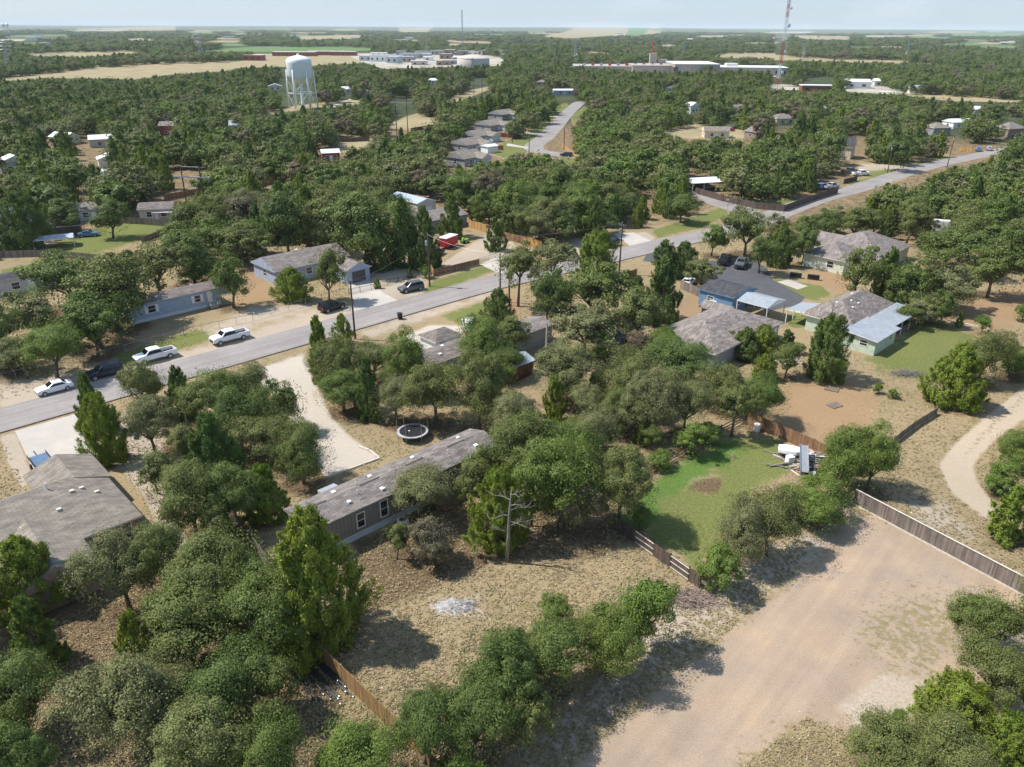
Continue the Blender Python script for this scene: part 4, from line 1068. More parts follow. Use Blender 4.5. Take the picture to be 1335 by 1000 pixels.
def window(house, side, u, z, w, h, dims, frame=None, mull=True, shutters=None):
    M = on_wall(side, u, z, *dims); f = MB(); t = 0.09
    for bx in ((-w/2-t, w/2+t, -.05, .02, -t, 0), (-w/2-t, w/2+t, -.05, .02, h, h+t), (-w/2-t, -w/2, -.05, .02, 0, h), (w/2, w/2+t, -.05, .02, 0, h)): f.box(*bx, 0, M)
    if mull: f.box(-w/2, w/2, -.04, .015, h*.5-.03, h*.5+.03, 0, M)
    fo = f.build('window', frame or M_['white'], house)
    MB().box(-w/2, w/2, -.022, .01, 0, h, 0, M).build('pane', M_['glass'], fo)
    if shutters:
        for sx in (-1, 1):
            MB().box(sx*(w/2+.34)-.2, sx*(w/2+.34)+.2, -.045, .01, -.1, h+.1, 0, M).build('shutter', shutters, house)
def door(house, side, u, z, w, h, dims, m=None):
    M = on_wall(side, u, z, *dims)
    d = MB().box(-w/2, w/2, -.04, .02, 0, h, 0, M).build('door', m or M_['white'], house)
    MB().box(w/2-.14, w/2-.08, -.09, -.03, h*.46, h*.5, 0, M).build('handle', M_['iron'], d)
def vents(house, pts, kind='vent'):
    for x, y, z, w in pts:
        mb = MB().box(x-w/2, x+w/2, y-w/2, y+w/2, z-.15, z+.14); mb.box(x-w*.62, x+w*.62, y-w*.62, y+w*.62, z+.141, z+.19)
        mb.build('roof_vent', M_['white'], house)
def house(name, label, s0, n0, L, Wd, h, wallm, roofm, kind='hip', rise=1.6, oh=0.4, ang=A44, pos=None, group=None, trim=None, cat='house'):
    t = thing(name, label, cat, pos if pos is not None else W(s0, n0), ang, group)
    wall_mesh(0, L, 0, Wd, h).build('wall', wallm, t)
    roof_solid(-oh, L+oh, -oh, Wd+oh, h+.02, rise, kind).build('roof', [roofm, trim or (wallm if kind in ('gx', 'gy') else M_['trim'])], t)
    return t
def wing(t, x0, x1, y0, y1, h, wallm, roofm, kind, rise, oh=0.4, lift=0.006, trim=None):
    wall_mesh(x0, x1, y0, y1, h-.004).build('wall', wallm, t)
    roof_solid(x0-oh, x1+oh, y0-oh, y1+oh, h+.02+lift, rise, kind, 0.165).build('roof', [roofm, trim or (wallm if kind in ('gx', 'gy') else M_['trim'])], t)
def porch(t, x0, x1, y0, y1, z, rise, kind, roofm, posts=True, trim=None):
    r = roof_solid(x0, x1, y0, y1, z, rise, kind, 0.1).build('porch_roof', [roofm, trim or M_['trim']], t)
    if posts:
        for x, y in posts: MB().box(x-.07, x+.07, y-.07, y+.07, 0, z-.1).build('post', M_['trim'], r)

def hero_home():
    L, Wd, h = 22.8, 4.35, 3.45
    t = thing('mobile_home', 'long grey-brown single-wide mobile home with shingle roof behind the dry back yard', 'mobile home', W(27.0, 54.1), A44)
    wall_mesh(0, L, 0, Wd, h, 0, 0.75).build('wall', M_['greige'], t)
    wall_mesh(.03, L-.03, .03, Wd-.03, 0.75, 0, 0).build('skirting', M_['skirt'], t)
    r = roof_solid(-.3, L+.3, -.32, Wd+.32, h+.03, 0.72, 'gx').build('roof', [M_['shingle_hero'], M_['greige']], t)
    rz = h+.03+.72
    for x in (1.7, 7.8, 13.3, 18.9):
        MB().box(x-1.15, x+1.15, Wd/2-.09, Wd/2+.09, rz-.03, rz+.035).build('ridge_vent', M_['trimdark'], r)
    for x, y, w in ((4.4, 3.3, .4), (8.6, 3.3, .36), (14.0, 3.4, .36), (20.3, 3.4, .34), (8.3, .7, .42), (20.6, .8, .42), (4.6, .9, .34)):
        z = h+.03+.72*(1-abs(y-Wd/2)/(Wd/2+.32)); MB().box(x-w/2, x+w/2, y-w/2, y+w/2, z-.05, z+.14).build('roof_vent', M_['white'], r)
    for x, y in ((5.9, 1.4), (6.5, 2.6), (17.2, 1.4)):
        z = h+.03+.72*(1-abs(y-Wd/2)/(Wd/2+.32)); MB().tube([(x, y, z-.1), (x, y, z+.42)], .05, 7).build('vent_pipe', M_['white'], r)
    D = (0, L, 0, Wd)
    window(t, 'n0', 5.15, 1.25, .78, 1.5, D); window(t, 'n0', 7.85, 1.2, .78, 1.75, D)
    window(t, 'n0', 16.6, 2.15, 1.0, .5, D, mull=False); window(t, 'n0', 11.0, 1.3, .78, 1.4, D); window(t, 'n0', 21.5, 2.15, .9, .55, D, mull=False)
    door(t, 'n0', 13.6, .85, .9, 2.0, D); door(t, 'n1', 5.2, .85, .9, 2.0, D)
    window(t, 'n1', 9, 1.3, .8, 1.4, D); window(t, 's0', 2.2, 1.3, .8, 1.3, D)
    # back stoop awning that peeps over the ridge
    porch(t, 4.3, 6.2, Wd+.33, Wd+2.0, 2.75, .25, 'down-y', M_['metal_blue'], [(4.4, Wd+1.9), (6.1, Wd+1.9)])
    # deck steps on the yard side
    k = thing('wooden_steps', 'small wooden landing at the yard door of the brown mobile home', 'steps', W(40.2, 52.3), A44)
    MB().box(0, 2.2, .35, 1.65, .62, .74).build('landing', M_['woodbrown'], k)
    for i in range(3): MB().box(.5, 1.7, .05-.28*i, .33-.28*i, .45-.17*i, .50-.17*i).build('tread', M_['woodbrown'], k)
    for x in (.05, 2.15): MB().box(x-.05, x+.05, .38, .48, 0, 1.5).build('post', M_['woodbrown'], k)
    for i in range(2): MB().box(.42+i*1.3, .48+i*1.3, -.5, .36, .02, .3).build('stringer', M_['woodbrown'], k)
    a = thing('air_conditioner', 'square white air conditioning unit on the dry yard by the mobile home wall', 'air conditioner', W(36.0, 52.7), A44)
    MB().box(-.42, .42, -.42, .42, .08, .9).build('casing', M_['trim'], a); MB().box(-.5, .5, -.5, .5, 0, .079).build('pad', M_['concrete'], a)
    MB().lathe([(.0, .915), (.34, .915), (.36, .9)], 18).build('fan_grille', M_['iron'], a)
    for z in (.25, .4, .55, .7): MB().box(-.44, .44, -.44, .44, z, z+.05).build('louvre', M_['plastic_grey'], a)

def hip_house():
    rm = M_['shingle_grey']; wm = M_['grey']
    t = thing('hipped_house', 'big grey-shingled hipped house beside the white concrete drive', 'house', W(0, 68.1), A44)
    # local x = s, y = n-68.1
    wall_mesh(-8, 16.6, .45, 11.9, 2.7).build('wall', M_['brick'], t)
    mb = MB(); z0, z1 = 2.72, 5.0
    mb.add([(-8.5,0,z0), (17,0,z0), (17,12.3,z0), (-8.5,12.3,z0), (11.5,7.8,z1), (-8.5,7.8,z1)], [(0,1,4,5), (1,2,4), (2,3,5,4)], 0)
    mb.add([(-8.5,0,z0-.17), (17,0,z0-.17), (17,12.3,z0-.17), (-8.5,12.3,z0-.17), (-8.5,0,z0), (17,0,z0), (17,12.3,z0), (-8.5,12.3,z0), (-8.5,7.8,z1)], [(3,2,1,0), (0,1,5,4), (1,2,6,5), (2,3,7,6), (3,0,4,8,7)], 1)
    mb.build('roof', [rm, M_['trim']], t)
    wall_mesh(11.1, 16.7, 6, 15.2, 2.696).build('wall', M_['brick'], t)
    roof_solid(10.7, 17.35, 9.3, 15.6, 2.728, 1.27, 'gy', .165).build('roof', [rm, M_['brick']], t)
    wall_mesh(5.4, 11.3, -4.6, 2, 2.692).build('wall', M_['brick'], t)
    roof_solid(5.0, 11.75, -5.0, 4.9, 2.724, 1.42, 'gy', .16).build('roof', [rm, M_['brick']], t)
    D = (-8, 16.6, .45, 11.9)
    window(t, 'n0', 13.2, .9, 1.1, 1.4, D); window(t, 'n0', 15.5, .3, .8, 2.0, D); window(t, 's1', 3, .9, 1.0, 1.3, D); window(t, 's1', 8, .9, .9, 1.1, (-8, 16.7, .45, 11.9))
    door(t, 'n1', 13.9, .05, 4.6, 2.2, (11.1, 16.7, 6, 15.2), M_['white'])
    for y, z in ((3.0, 4.35), (7.6, 5.0)): pass
    for x, y in ((12.9, 5.9), (13.9, 6.6), (14.9, 5.6), (11.2, 4.2), (8.0, 3.6), (3.4, 4.7)):
        z = 2.72 + 2.28*min(y/7.8, (17-x)/5.5); MB().box(x-.2, x+.2, y-.16, y+.16, z-.08, z+.16).build('roof_vent', M_['woodpale'], t)
    MB().tube([(11.2, 7.2, 4.6), (11.2, 7.2, 5.5)], .06, 7).build('vent_pipe', M_['white'], t)
    # trailer on the drive
    k = thing('flat_trailer', 'small black mesh trailer parked on the pale drive of the hipped house', 'trailer', P(55, 606), A44+R(90))
    MB().box(-1.9, 1.6, -.95, .95, .5, .58).build('deck', mat('trailer_mesh', (.10, .16, .26), .5), k)
    rb = MB()
    for y in (-.95, .92): rb.box(-1.9, 1.6, y, y+.04, .6, .95)
    rb.box(-1.92, -1.88, -.95, .95, .6, 1.0); rb.build('side_rail', M_['iron'], k)
    MB().bar((1.6, 0, .5), (2.9, 0, .5), .1, .1).build('drawbar', M_['iron'], k)
    for y in (-1.12, 1.12): MB().lathe([(.0, -.09), (.32, -.09), (.32, .09), (.0, .09)], 14).build('wheel', M_['rubber'], k).matrix_local = Matrix.Translation((-.3, y, .32)) @ Matrix.Rotation(math.pi/2, 4, 'X')

def street_homes():
    # blue-grey mobile home across the street
    t = house('mobile_home', 'blue-grey mobile home with white shutters across the street', 37.4, 129.3, 15.4, 4.6, 3.1, M_['bluegrey'], M_['shingle_brown'], 'gx', .75, .25)
    D = (0, 15.4, 0, 4.6)
    wall_mesh(-.02, 15.42, -.02, 4.62, .55).build('skirting', M_['skirt'], t)
    window(t, 'n0', 3.6, 1.35, 1.15, 1.15, D, mull=True, shutters=M_['white']); window(t, 'n0', 11.4, 1.35, .95, 1.15, D, shutters=M_['white'])
    door(t, 'n0', 13.6, .8, .9, 2.0, D); vents(t, [(5, 1, 3.45, .4), (12, 3.4, 3.45, .4)])
    k = thing('wooden_steps', 'wooden stair with pale handrails at the blue-grey mobile home door', 'steps', W(50.9, 127.4), A44)
    for i in range(4): MB().box(-.55, .55, 1.35-.35*i, 1.7-.35*i, .68-.17*i, .74-.17*i).build('tread', M_['woodpale'], k)
    for x in (-.6, .6):
        MB().bar((x, 1.8, 1.5), (x, .2, .8), .08, .06).build('handrail', M_['woodpale'], k)
        MB().box(x-.04, x+.04, .2, .28, 0, .85).build('post', M_['woodpale'], k); MB().box(x-.04, x+.04, 1.7, 1.78, 0, 1.5).build('post', M_['woodpale'], k)
    # pale house with front drive
    t = house('bungalow', 'pale blue-grey bungalow with tan shingle roof and front drive', 65.3, 132.2, 16.0, 9.0, 2.8, M_['bluegrey'], M_['shingle_tan'], 'gx', 1.9, .4)
    wing(t, 10.3, 15.4, -8.4, 2, 2.6, M_['bluegrey'], M_['shingle_tan'], 'gy', 1.3)
    D = (0, 16, 0, 9); window(t, 'n0', 3, 1, 1.3, 1.2, D); window(t, 'n0', 7, 1, 1.3, 1.2, D); window(t, 's0', 4.5, 1, 1.2, 1.2, D)
    door(t, 'n0', 12.9, .05, 3.0, 2.1, (10.3, 15.4, -8.4, 2), M_['trimdark']); vents(t, [(8, 6, 4.3, .4)])
    b = thing('picnic_box', 'white storage box standing on the bungalow drive', 'box', P(459, 362), A44)
    MB().box(-.7, .7, -.4, .4, 0, .7).build('box', M_['white'], b); MB().box(-.75, .75, -.45, .45, .701, .8).build('lid', M_['trim'], b)
    # tan metal shed and garage behind it
    t = house('metal_shed', 'tall tan metal shed with blue-grey roof behind the junipers', 117.3, 156, 5.8, 12.2, 4.6, M_['tan'], M_['metal_grey'], 'gy', .9, .2, cat='shed')
    door(t, 'n0', 2.9, .02, 3.2, 3.4, (0, 5.8, 0, 12.2), M_['trim'])
    t = house('garage_house', 'low house with brown-grey shingles in front of the tan metal shed', 110.5, 145, 13.6, 8.2, 2.8, M_['grey'], M_['shingle_tan'], 'gx', 1.5, .35)
    window(t, 'n0', 4, 1, 1.2, 1.1, (0, 13.6, 0, 8.2)); door(t, 'n0', 8.5, .05, .95, 2.05, (0, 13.6, 0, 8.2)); window(t, 's1', 4, 1, 1.2, 1.1, (0, 13.6, 0, 8.2))
    # near side of the street
    t = house('mobile_home', 'small brown-roofed home showing between trees below the street', 58.8, 77.8, 10.6, 4.8, 2.5, M_['grey'], M_['shingle_brown'], 'gx', .75, .3)
    window(t, 'n0', 2.2, .9, 1, 1.1, (0, 10.6, 0, 4.8)); door(t, 'n0', 6, .1, .9, 2, (0, 10.6, 0, 4.8)); vents(t, [(3.4, 1.3, 2.9, .36), (5.5, 3.4, 2.95, .36)])
    t = house('porch_gable', 'little brown hipped pavilion roof beside the small home and sand drive', 65.6, 84.3, 4.6, 3.8, 2.4, M_['white'], M_['shingle_brown'], 'hip', 1.0, .35, cat='pavilion')
    door(t, 'n0', 1.2, .05, .9, 2.0, (0, 4.6, 0, 3.8), M_['bluegrey'])
    t = house('plank_shed', 'grey plank-sided home end standing on red soil among oaks', 71.0, 76.6, 11.6, 4.6, 2.9, M_['grey'], M_['shingle_tan'], 'gx', .7, .25)
    window(t, 'n0', 3, 1, 1, 1.1, (0, 11.6, 0, 4.6)); door(t, 's1', 2.3, .1, .9, 2, (0, 11.6, 0, 4.6))
    pst = thing('timber_post', 'pale bare timber post in front of the grey plank wall', 'post', P(712, 456)); MB().tube([(0, 0, 0), (.05, 0, 4.2)], .13, 8).build('shaft', M_['woodpale'], pst); MB().lathe([(.0, 4.24), (.15, 4.24), (.15, 4.16)], 8).build('cap', M_['galv'], pst)
    # dark red porch shed with pale slatted bench
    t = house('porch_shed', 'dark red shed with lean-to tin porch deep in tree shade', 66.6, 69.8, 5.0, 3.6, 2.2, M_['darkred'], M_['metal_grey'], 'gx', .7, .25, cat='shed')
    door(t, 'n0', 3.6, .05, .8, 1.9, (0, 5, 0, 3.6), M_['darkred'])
    bn = thing('slatted_bench', 'bleached slatted bench beside the dark red shed porch', 'bench', P(659, 496), A44)
    for i in range(5): MB().box(-.8, .8, -.5+.24*i, -.34+.24*i, .75, .82).build('slat', M_['woodpale'], bn)
    for x in (-.7, .7): MB().box(x-.05, x+.05, -.45, .5, 0, .74).build('leg', M_['woodpale'], bn)
    t = house('outbuilding', 'charcoal-roofed outbuilding half hidden by the oak grove', 85.2, 64.2, 3.6, 6.2, 2.4, M_['grey'], M_['shingle_charcoal'], 'gy', .8, .25, cat='shed')
    window(t, 'n0', 1.8, 1, .8, .9, (0, 3.6, 0, 6.2))
    # blue workshop
    t = house('workshop', 'bright blue workshop with charcoal roof beside the black asphalt lot', 115.1, 64.4, 7.2, 6.7, 2.9, M_['blue'], M_['shingle_charcoal'], 'gy', .75, .35, cat='workshop', trim=M_['blue'])
    D = (0, 7.2, 0, 6.7)
    window(t, 's0', 4.4, 1.2, 1.2, .8, D); window(t, 'n0', 2, 1.1, 1.1, .9, D); door(t, 'n0', 5, .05, 1, 2.05, D, M_['trimdark'])
    MB().box(-.75, -.02, 3.0, 4.4, .5, 1.4).build('air_conditioner', M_['trim'], t)
    t = thing('carport', 'pale blue metal carport roof between the workshop and mottled roof', 'carport', W(114.3, 57.4), A44)
    roof_solid(0, 6.2, 0, 5.8, 2.9, .75, 'gy', .12).build('roof', [M_['metal_blue'], M_['white']], t)
    for x, y in ((.1, .1), (6.1, .1), (.1, 5.7), (6.1, 5.7), (6.1, 2.9)): MB().box(x-.06, x+.06, y-.06, y+.06, 0, 2.78).build('post', M_['trim'], t)
    # mottled-roof house
    t = house('hipped_house', 'low house with wide mottled tan shingle roof and no gables', 91.2, 52.8, 18.6, 10.6, 2.85, M_['grey'], M_['shingle_mix'], 'hip', 2.1, .45)
    D = (0, 18.6, 0, 10.6)
    window(t, 'n0', 12, .9, 1.2, 1.2, D); window(t, 'n0', 16, .9, 1.2, 1.2, D); door(t, 'n0', 17.6, .05, .9, 2.05, D); window(t, 's0', 3, .9, 1.2, 1.2, D)
    wing(t, 16.2, 18.6, 8.0, 12.8, 2.8, M_['grey'], M_['shingle_mix'], 'gy', .9)
    # green house
    t = house('green_house', 'sage green house with mottled hipped roof and blue metal porch roofs', 117.0, 44.4, 15.4, 7.4, 2.7, M_['sage'], M_['shingle_mix'], 'hip', 2.45, .5)
    porch(t, 5.4, 16.0, -4.6, -.52, 2.5, .42, 'up-y', M_['metal_blue'], [(5.6, -4.4), (9, -4.4), (12.4, -4.4), (15.8, -4.4)])
    wall_mesh(-3.0, 4.6, -5.2, -.1, 2.35).build('wall', M_['sage'], t)
    roof_solid(-3.4, 5.3, -5.6, .3, 2.45, .5, 'up-y', .12).build('roof', [M_['metal_blue'], M_['white']], t)
    window(t, 'n0', 2.6, 1.2, .7, .8, (-3, 4.6, -5.2, 0)); window(t, 's0', -3.4, 1.2, 1.1, .8, (-3, 4.6, -5.2, 0))
    MB().box(5.2, 15.2, -4.3, -.05, .02, .35).build('deck', M_['woodbrown'], t)
    wall_mesh(8.2, 15.0, -4.35, -4.3, 1.25, 0, .35).build('railing', M_['wooddark'], t)
    porch(t, 0.4, 5.8, 7.9, 11.2, 2.45, .55, 'down-y', M_['metal_blue'], [(.5, 11.1), (5.7, 11.1), (3, 11.1)])
    for x, y, w in ((4.2, 2.0, .3), (5.6, 3.0, .3), (6.6, 2.2, .28), (9.4, 4.6, .3), (3.0, 4.2, .28)):
        z = 2.72+2.45*min((y+.5)/4.2, (8-y)/4.2, (x+.5)/4.2, 1); MB().box(x-w/2, x+w/2, y-w/2, y+w/2, z-.05, z+.13).build('roof_vent', M_['white'], t)
    window(t, 's0', 2.4, .9, 1.2, 1.2, (0, 15.4, 0, 7.4)); door(t, 'n0', 7.4, .35, .9, 2.05, (0, 15.4, 0, 7.4)); window(t, 'n0', 11.5, 1.2, 1.3, 1.1, (0, 15.4, 0, 7.4))
    # large hipped house beyond it
    t = house('hipped_house', 'large pale green house with broad pinkish-grey hipped roof and side wing', 158.0, 57.3, 15.6, 13.0, 2.9, M_['palegreen'], M_['shingle_tan'], 'hip', 3.1, .5)
    wing(t, -6.2, 4, 4.2, 12.8, 2.8, M_['palegreen'], M_['shingle_tan'], 'hip', 2.2)
    wing(t, 3.6, 9.4, 9.5, 15.2, 2.8, M_['palegreen'], M_['shingle_tan'], 'gy', 1.9, lift=.012)
    wing(t, -.6, 2.6, 0.6, 5, 2.6, M_['palegreen'], M_['shingle_tan'], 'gy', 1.0, lift=.018)
    D = (0, 15.6, 0, 13); window(t, 'n0', 3.4, .9, 1.2, 1.3, D); window(t, 'n0', 8, .9, 1.2, 1.3, D); door(t, 'n0', 11, .05, 1.0, 2.05, D)
    window(t, 's0', 7, .9, 1.3, 1.2, (-6.2, 4, 4.2, 12.8))

def far_house(name, label, px, py, L, Wd, h, wallm, roofm, kind, rise, deg, group=None, win=True):
    """house whose near corner stands on the ground at this bearing"""
    t = house(name, label, 0, 0, L, Wd, h, M_[wallm], M_[roofm], kind, rise, .35, R(deg), P(px, py), group)
    if win:
        D = (0, L, 0, Wd); window(t, 'n0', L*.3, .9, 1.3, 1.2, D); window(t, 'n0', L*.72, .9, 1.3, 1.2, D); door(t, 'n0', L*.5, .03, 1, 2.05, D); window(t, 's0', Wd*.5, .9, 1.3, 1.2, D)
    return t
def far_houses():
    g = 'grey-roofed houses along the far street'
    for px, py, L, Wd, lab in ((606, 218, 11, 9, 'nearest grey-roofed house of the far street row, half behind trees'), (610, 199, 12, 9, 'second grey-roofed house of the far street row, near the white awning'),
                               (622, 187, 12, 9, 'third grey-roofed house of the far street row'), (640, 172, 12, 10, 'fourth grey-roofed house of the far street row, beside dark fences'), (655, 157, 12, 10, 'farthest grey-roofed house of the far street row')):
        t = far_house('row_house', lab, px, py, L, Wd, 2.8, 'grey', 'shingle_grey', 'gx', 2.0, 52, g)
        wing(t, L*.55, L*.98, -3.2, 2, 2.7, M_['pale'], M_['shingle_grey'], 'gy', 1.4)
    far_house('awning_shed', 'flat white-roofed shed in the far street row', 622, 184, 9, 3.5, 2.6, 'white', 'metal_white', 'up-y', .3, 20)
    far_house('canopy', 'white canopy roof beside the teal tarpaulin near the far street', 636, 200, 5, 4.5, 2.5, 'white', 'metal_white', 'gx', .6, 40, win=False)
    far_house('box_trailer', 'white trailer house at the bend of the far street', 722, 124, 16, 6, 3.2, 'bluegrey', 'metal_white', 'gx', .9, 6)
    far_house('red_shed', 'red garden shed with white tin roof in the open yard', 421, 211, 6.2, 5.2, 3.0, 'redwood', 'metal_white', 'gx', 1.1, 20)
    far_house('red_barn', 'red-brown barn with pale roof deep in the left woods', 209, 177, 9, 7, 4.2, 'redwood', 'shingle_tan', 'gx', 1.6, 8)
    far_house('tin_house', 'tan house with white tin roof in a left woodland gap', 118, 193, 12, 9, 3.2, 'tan', 'metal_white', 'gx', 1.3, 25)
    far_house('white_cabin', 'white-gabled cabin roof below the tin-roofed tan house', 130, 219, 8, 6, 2.8, 'white', 'metal_white', 'gy', 1.6, 30, win=False)
    far_house('white_house', 'tall white-walled house cut by the left picture edge', 0, 318, 9, 12, 5.0, 'white', 'metal_grey', 'gx', 1.4, 60)
    far_house('grey_gable', 'pale grey gabled house at the left edge near the upper woods', 3, 227, 9, 7, 3.6, 'pale', 'metal_white', 'gy', 1.8, 40)
    far_house('white_trailer', 'white trailer with dark roof by the left edge green yard', -8, 389, 13.0, 4.0, 3.0, 'pale', 'shingle_charcoal', 'gx', .5, 46)
    far_house('small_house', 'small grey-roofed house with red awning beyond the lawn fence', 183, 288, 8, 6, 2.8, 'tan', 'shingle_brown', 'gx', 1.2, 15)
    t = thing('red_awning', 'white and red tin awning by the small grey-roofed house', 'awning', P(199, 288), R(12))
    roof_solid(0, 5.2, 0, 3, 2.0, .5, 'up-y', .1).build('roof', [M_['metal_white'], M_['paint_red']], t)
    for x in (.1, 5.1): MB().box(x-.05, x+.05, .05, .15, 0, 1.9).build('post', M_['trim'], t)
    far_house('yard_house', 'tan-roofed house behind the left lawn trees', 98, 289, 9, 7, 2.8, 'bluegrey', 'shingle_tan', 'gx', 1.3, 20)
    far_house('dark_carport', 'dark lean-to shed on the left lawn', 62, 310, 7, 5, 2.4, 'trimdark', 'shingle_charcoal', 'up-y', .4, 25, win=False)
    t = thing('car_awning', 'low grey tin carport beside the dark lean-to shed', 'carport', P(45, 327), R(26))
    roof_solid(0, 8, 0, 4.2, 2.1, .6, 'gx', .1).build('roof', [M_['metal_grey'], M_['trim']], t)
    for x, y in ((.1, .1), (7.9, .1), (.1, 4.1), (7.9, 4.1)): MB().box(x-.06, x+.06, y-.06, y+.06, 0, 2.0).build('post', M_['trim'], t)
    far_house('dark_roof_house', 'cream house with steep charcoal roof near the right road', 1108, 208, 9, 11, 4.4, 'cream', 'shingle_charcoal', 'gy', 3.2, 60)
    t = thing('long_carport', 'white flat-roofed carport behind the dark roadside fence', 'carport', P(902, 252), R(18))
    roof_solid(0, 12, 0, 7, 2.9, .3, 'up-y', .14).build('roof', [M_['metal_white'], M_['white']], t); wall_mesh(.2, 9.0, 5.5, 6.9, 2.7).build('wall', M_['trimdark'], t)
    for x in (.2, 4, 8, 11.8): MB().box(x-.07, x+.07, .1, .24, 0, 2.75).build('post', M_['trim'], t)
    far_house('grey_bungalow', 'pale-roofed house among trees left of the red car', 1012, 163, 12, 9, 3, 'cream', 'shingle_tan', 'hip', 2, 20)
    far_house('white_lodge', 'small white gabled house in the middle woods', 900, 148, 7, 6, 4.0, 'white', 'metal_white', 'gy', 2, 30)
    far_house('tile_house', 'tan-roofed house beside the street at the right edge', 1312, 182, 10, 8, 4.6, 'brick', 'shingle_tan', 'hip', 2.4, 20)
    far_house('porch_house', 'white-roofed house beyond the trees right of the road', 1242, 168, 11, 8, 3, 'white', 'metal_white', 'gx', 1.4, 12)
    far_house('grey_lodge', 'grey house hidden by trees right of the road', 1216, 177, 9, 8, 3.4, 'grey', 'shingle_grey', 'hip', 2, 12, win=False)
    far_house('tan_roof_cabin', 'tan-roofed cabin in the right-hand oaks', 1285, 323, 7, 8, 2.8, 'tan', 'shingle_tan', 'gy', 1.4, 30)
    t = thing('camper', 'small white camper van body with dark windows among right-hand oaks', 'camper', P(1214, 304), R(-20))
    MB().box(0, 6, 0, 2.5, .6, 2.9).build('body', M_['white'], t); MB().box(.1, 5.9, .1, 2.4, 2.901, 3.05).build('roof', M_['trim'], t)
    for x in (1.2, 4.4): MB().box(x-.5, x+.5, -.03, 0.02, 1.5, 2.2).build('window', M_['glass'], t)
    for x in (1.5, 4.5): MB().box(x-.35, x+.35, .05, 2.45, 0, .65).build('wheel', M_['rubber'], t)
    spots = ('near the left edge of the woods', 'below the left white cabin', 'above the left lawn', 'beyond the water tower lane', 'at the end of the water tower lane', 'under the factory woods', 'left of the red car clearing', 'above the red car clearing', 'right of the red car clearing', 'below the red mast',
             'above the right road', 'highest at the left woods', 'left of the water tower woods', 'beyond the grass corridor', 'right of the far street end', 'above the right-edge house', 'left of the far street bend', 'left of the water tower')
    for k, (x, y, wm, rm) in enumerate(EXTRA):
        far_house('woodland_house', {'metal_white': 'white tin-roofed', 'metal_grey': 'grey tin-roofed', 'shingle_tan': 'tan-roofed', 'shingle_grey': 'grey shingle-roofed'}[rm] + ' house glimpsed through trees ' + spots[k], x, y, 9 + k % 4, 7, 3, wm, rm, ('gx', 'hip', 'gy')[k % 3], 1.7, -20 + 17*(k % 5))
    # brown plank shed next to the white trailer
    t = thing('plank_box', 'brown plank lean-to at the end of the white trailer', 'shed', P(30, 381), R(46))
    MB().box(0, 1.8, 0, 2.4, 0, 2.2).build('wall', M_['wooddark'], t); MB().box(-.1, 1.9, -.1, 2.5, 2.201, 2.3).build('roof', M_['wood'], t)

# ------------------------------------------------------------------ vehicles
PAINT = {k: mat('paint_'+k, c, .28, .04, .5, spec=.5) for k, c in dict(white=(.80,.81,.82), black=(.012,.013,.016), navy=(.018,.024,.045), silver=(.42,.44,.47), blue=(.12,.22,.40), red=(.38,.02,.03), grey=(.10,.11,.12)).items()}
CH = {
 'sedan': [(-2.28,.42,.70,.74,.62,.76), (-2.2,.30,.84,.92,.74,.96), (-1.55,.24,.88,.97,.82,1.02), (-.95,.24,.9,.98,.66,1.38), (.15,.24,.9,.97,.68,1.43), (.95,.24,.9,.95,.78,1.00), (1.9,.26,.86,.86,.74,.89), (2.25,.34,.74,.70,.60,.73)],
 'suv':   [(-2.42,.45,.86,.98,.74,1.06), (-2.38,.36,.92,1.06,.72,1.30), (-2.05,.34,.95,1.1,.72,1.72), (-1.0,.34,.96,1.1,.74,1.78), (.35,.34,.96,1.08,.74,1.74), (1.15,.34,.95,1.06,.84,1.14), (2.15,.36,.92,.98,.82,1.02), (2.45,.46,.84,.86,.70,.88)],
 'pickup':[(-.72,.5,.98,1.24,.80,1.28), (-.70,.5,.98,1.24,.78,1.92), (.2,.5,.99,1.24,.79,1.98), (.9,.5,.99,1.22,.78,1.93), (1.55,.5,.98,1.22,.90,1.36), (2.62,.52,.97,1.18,.90,1.28), (2.92,.58,.92,1.08,.82,1.16)],
}
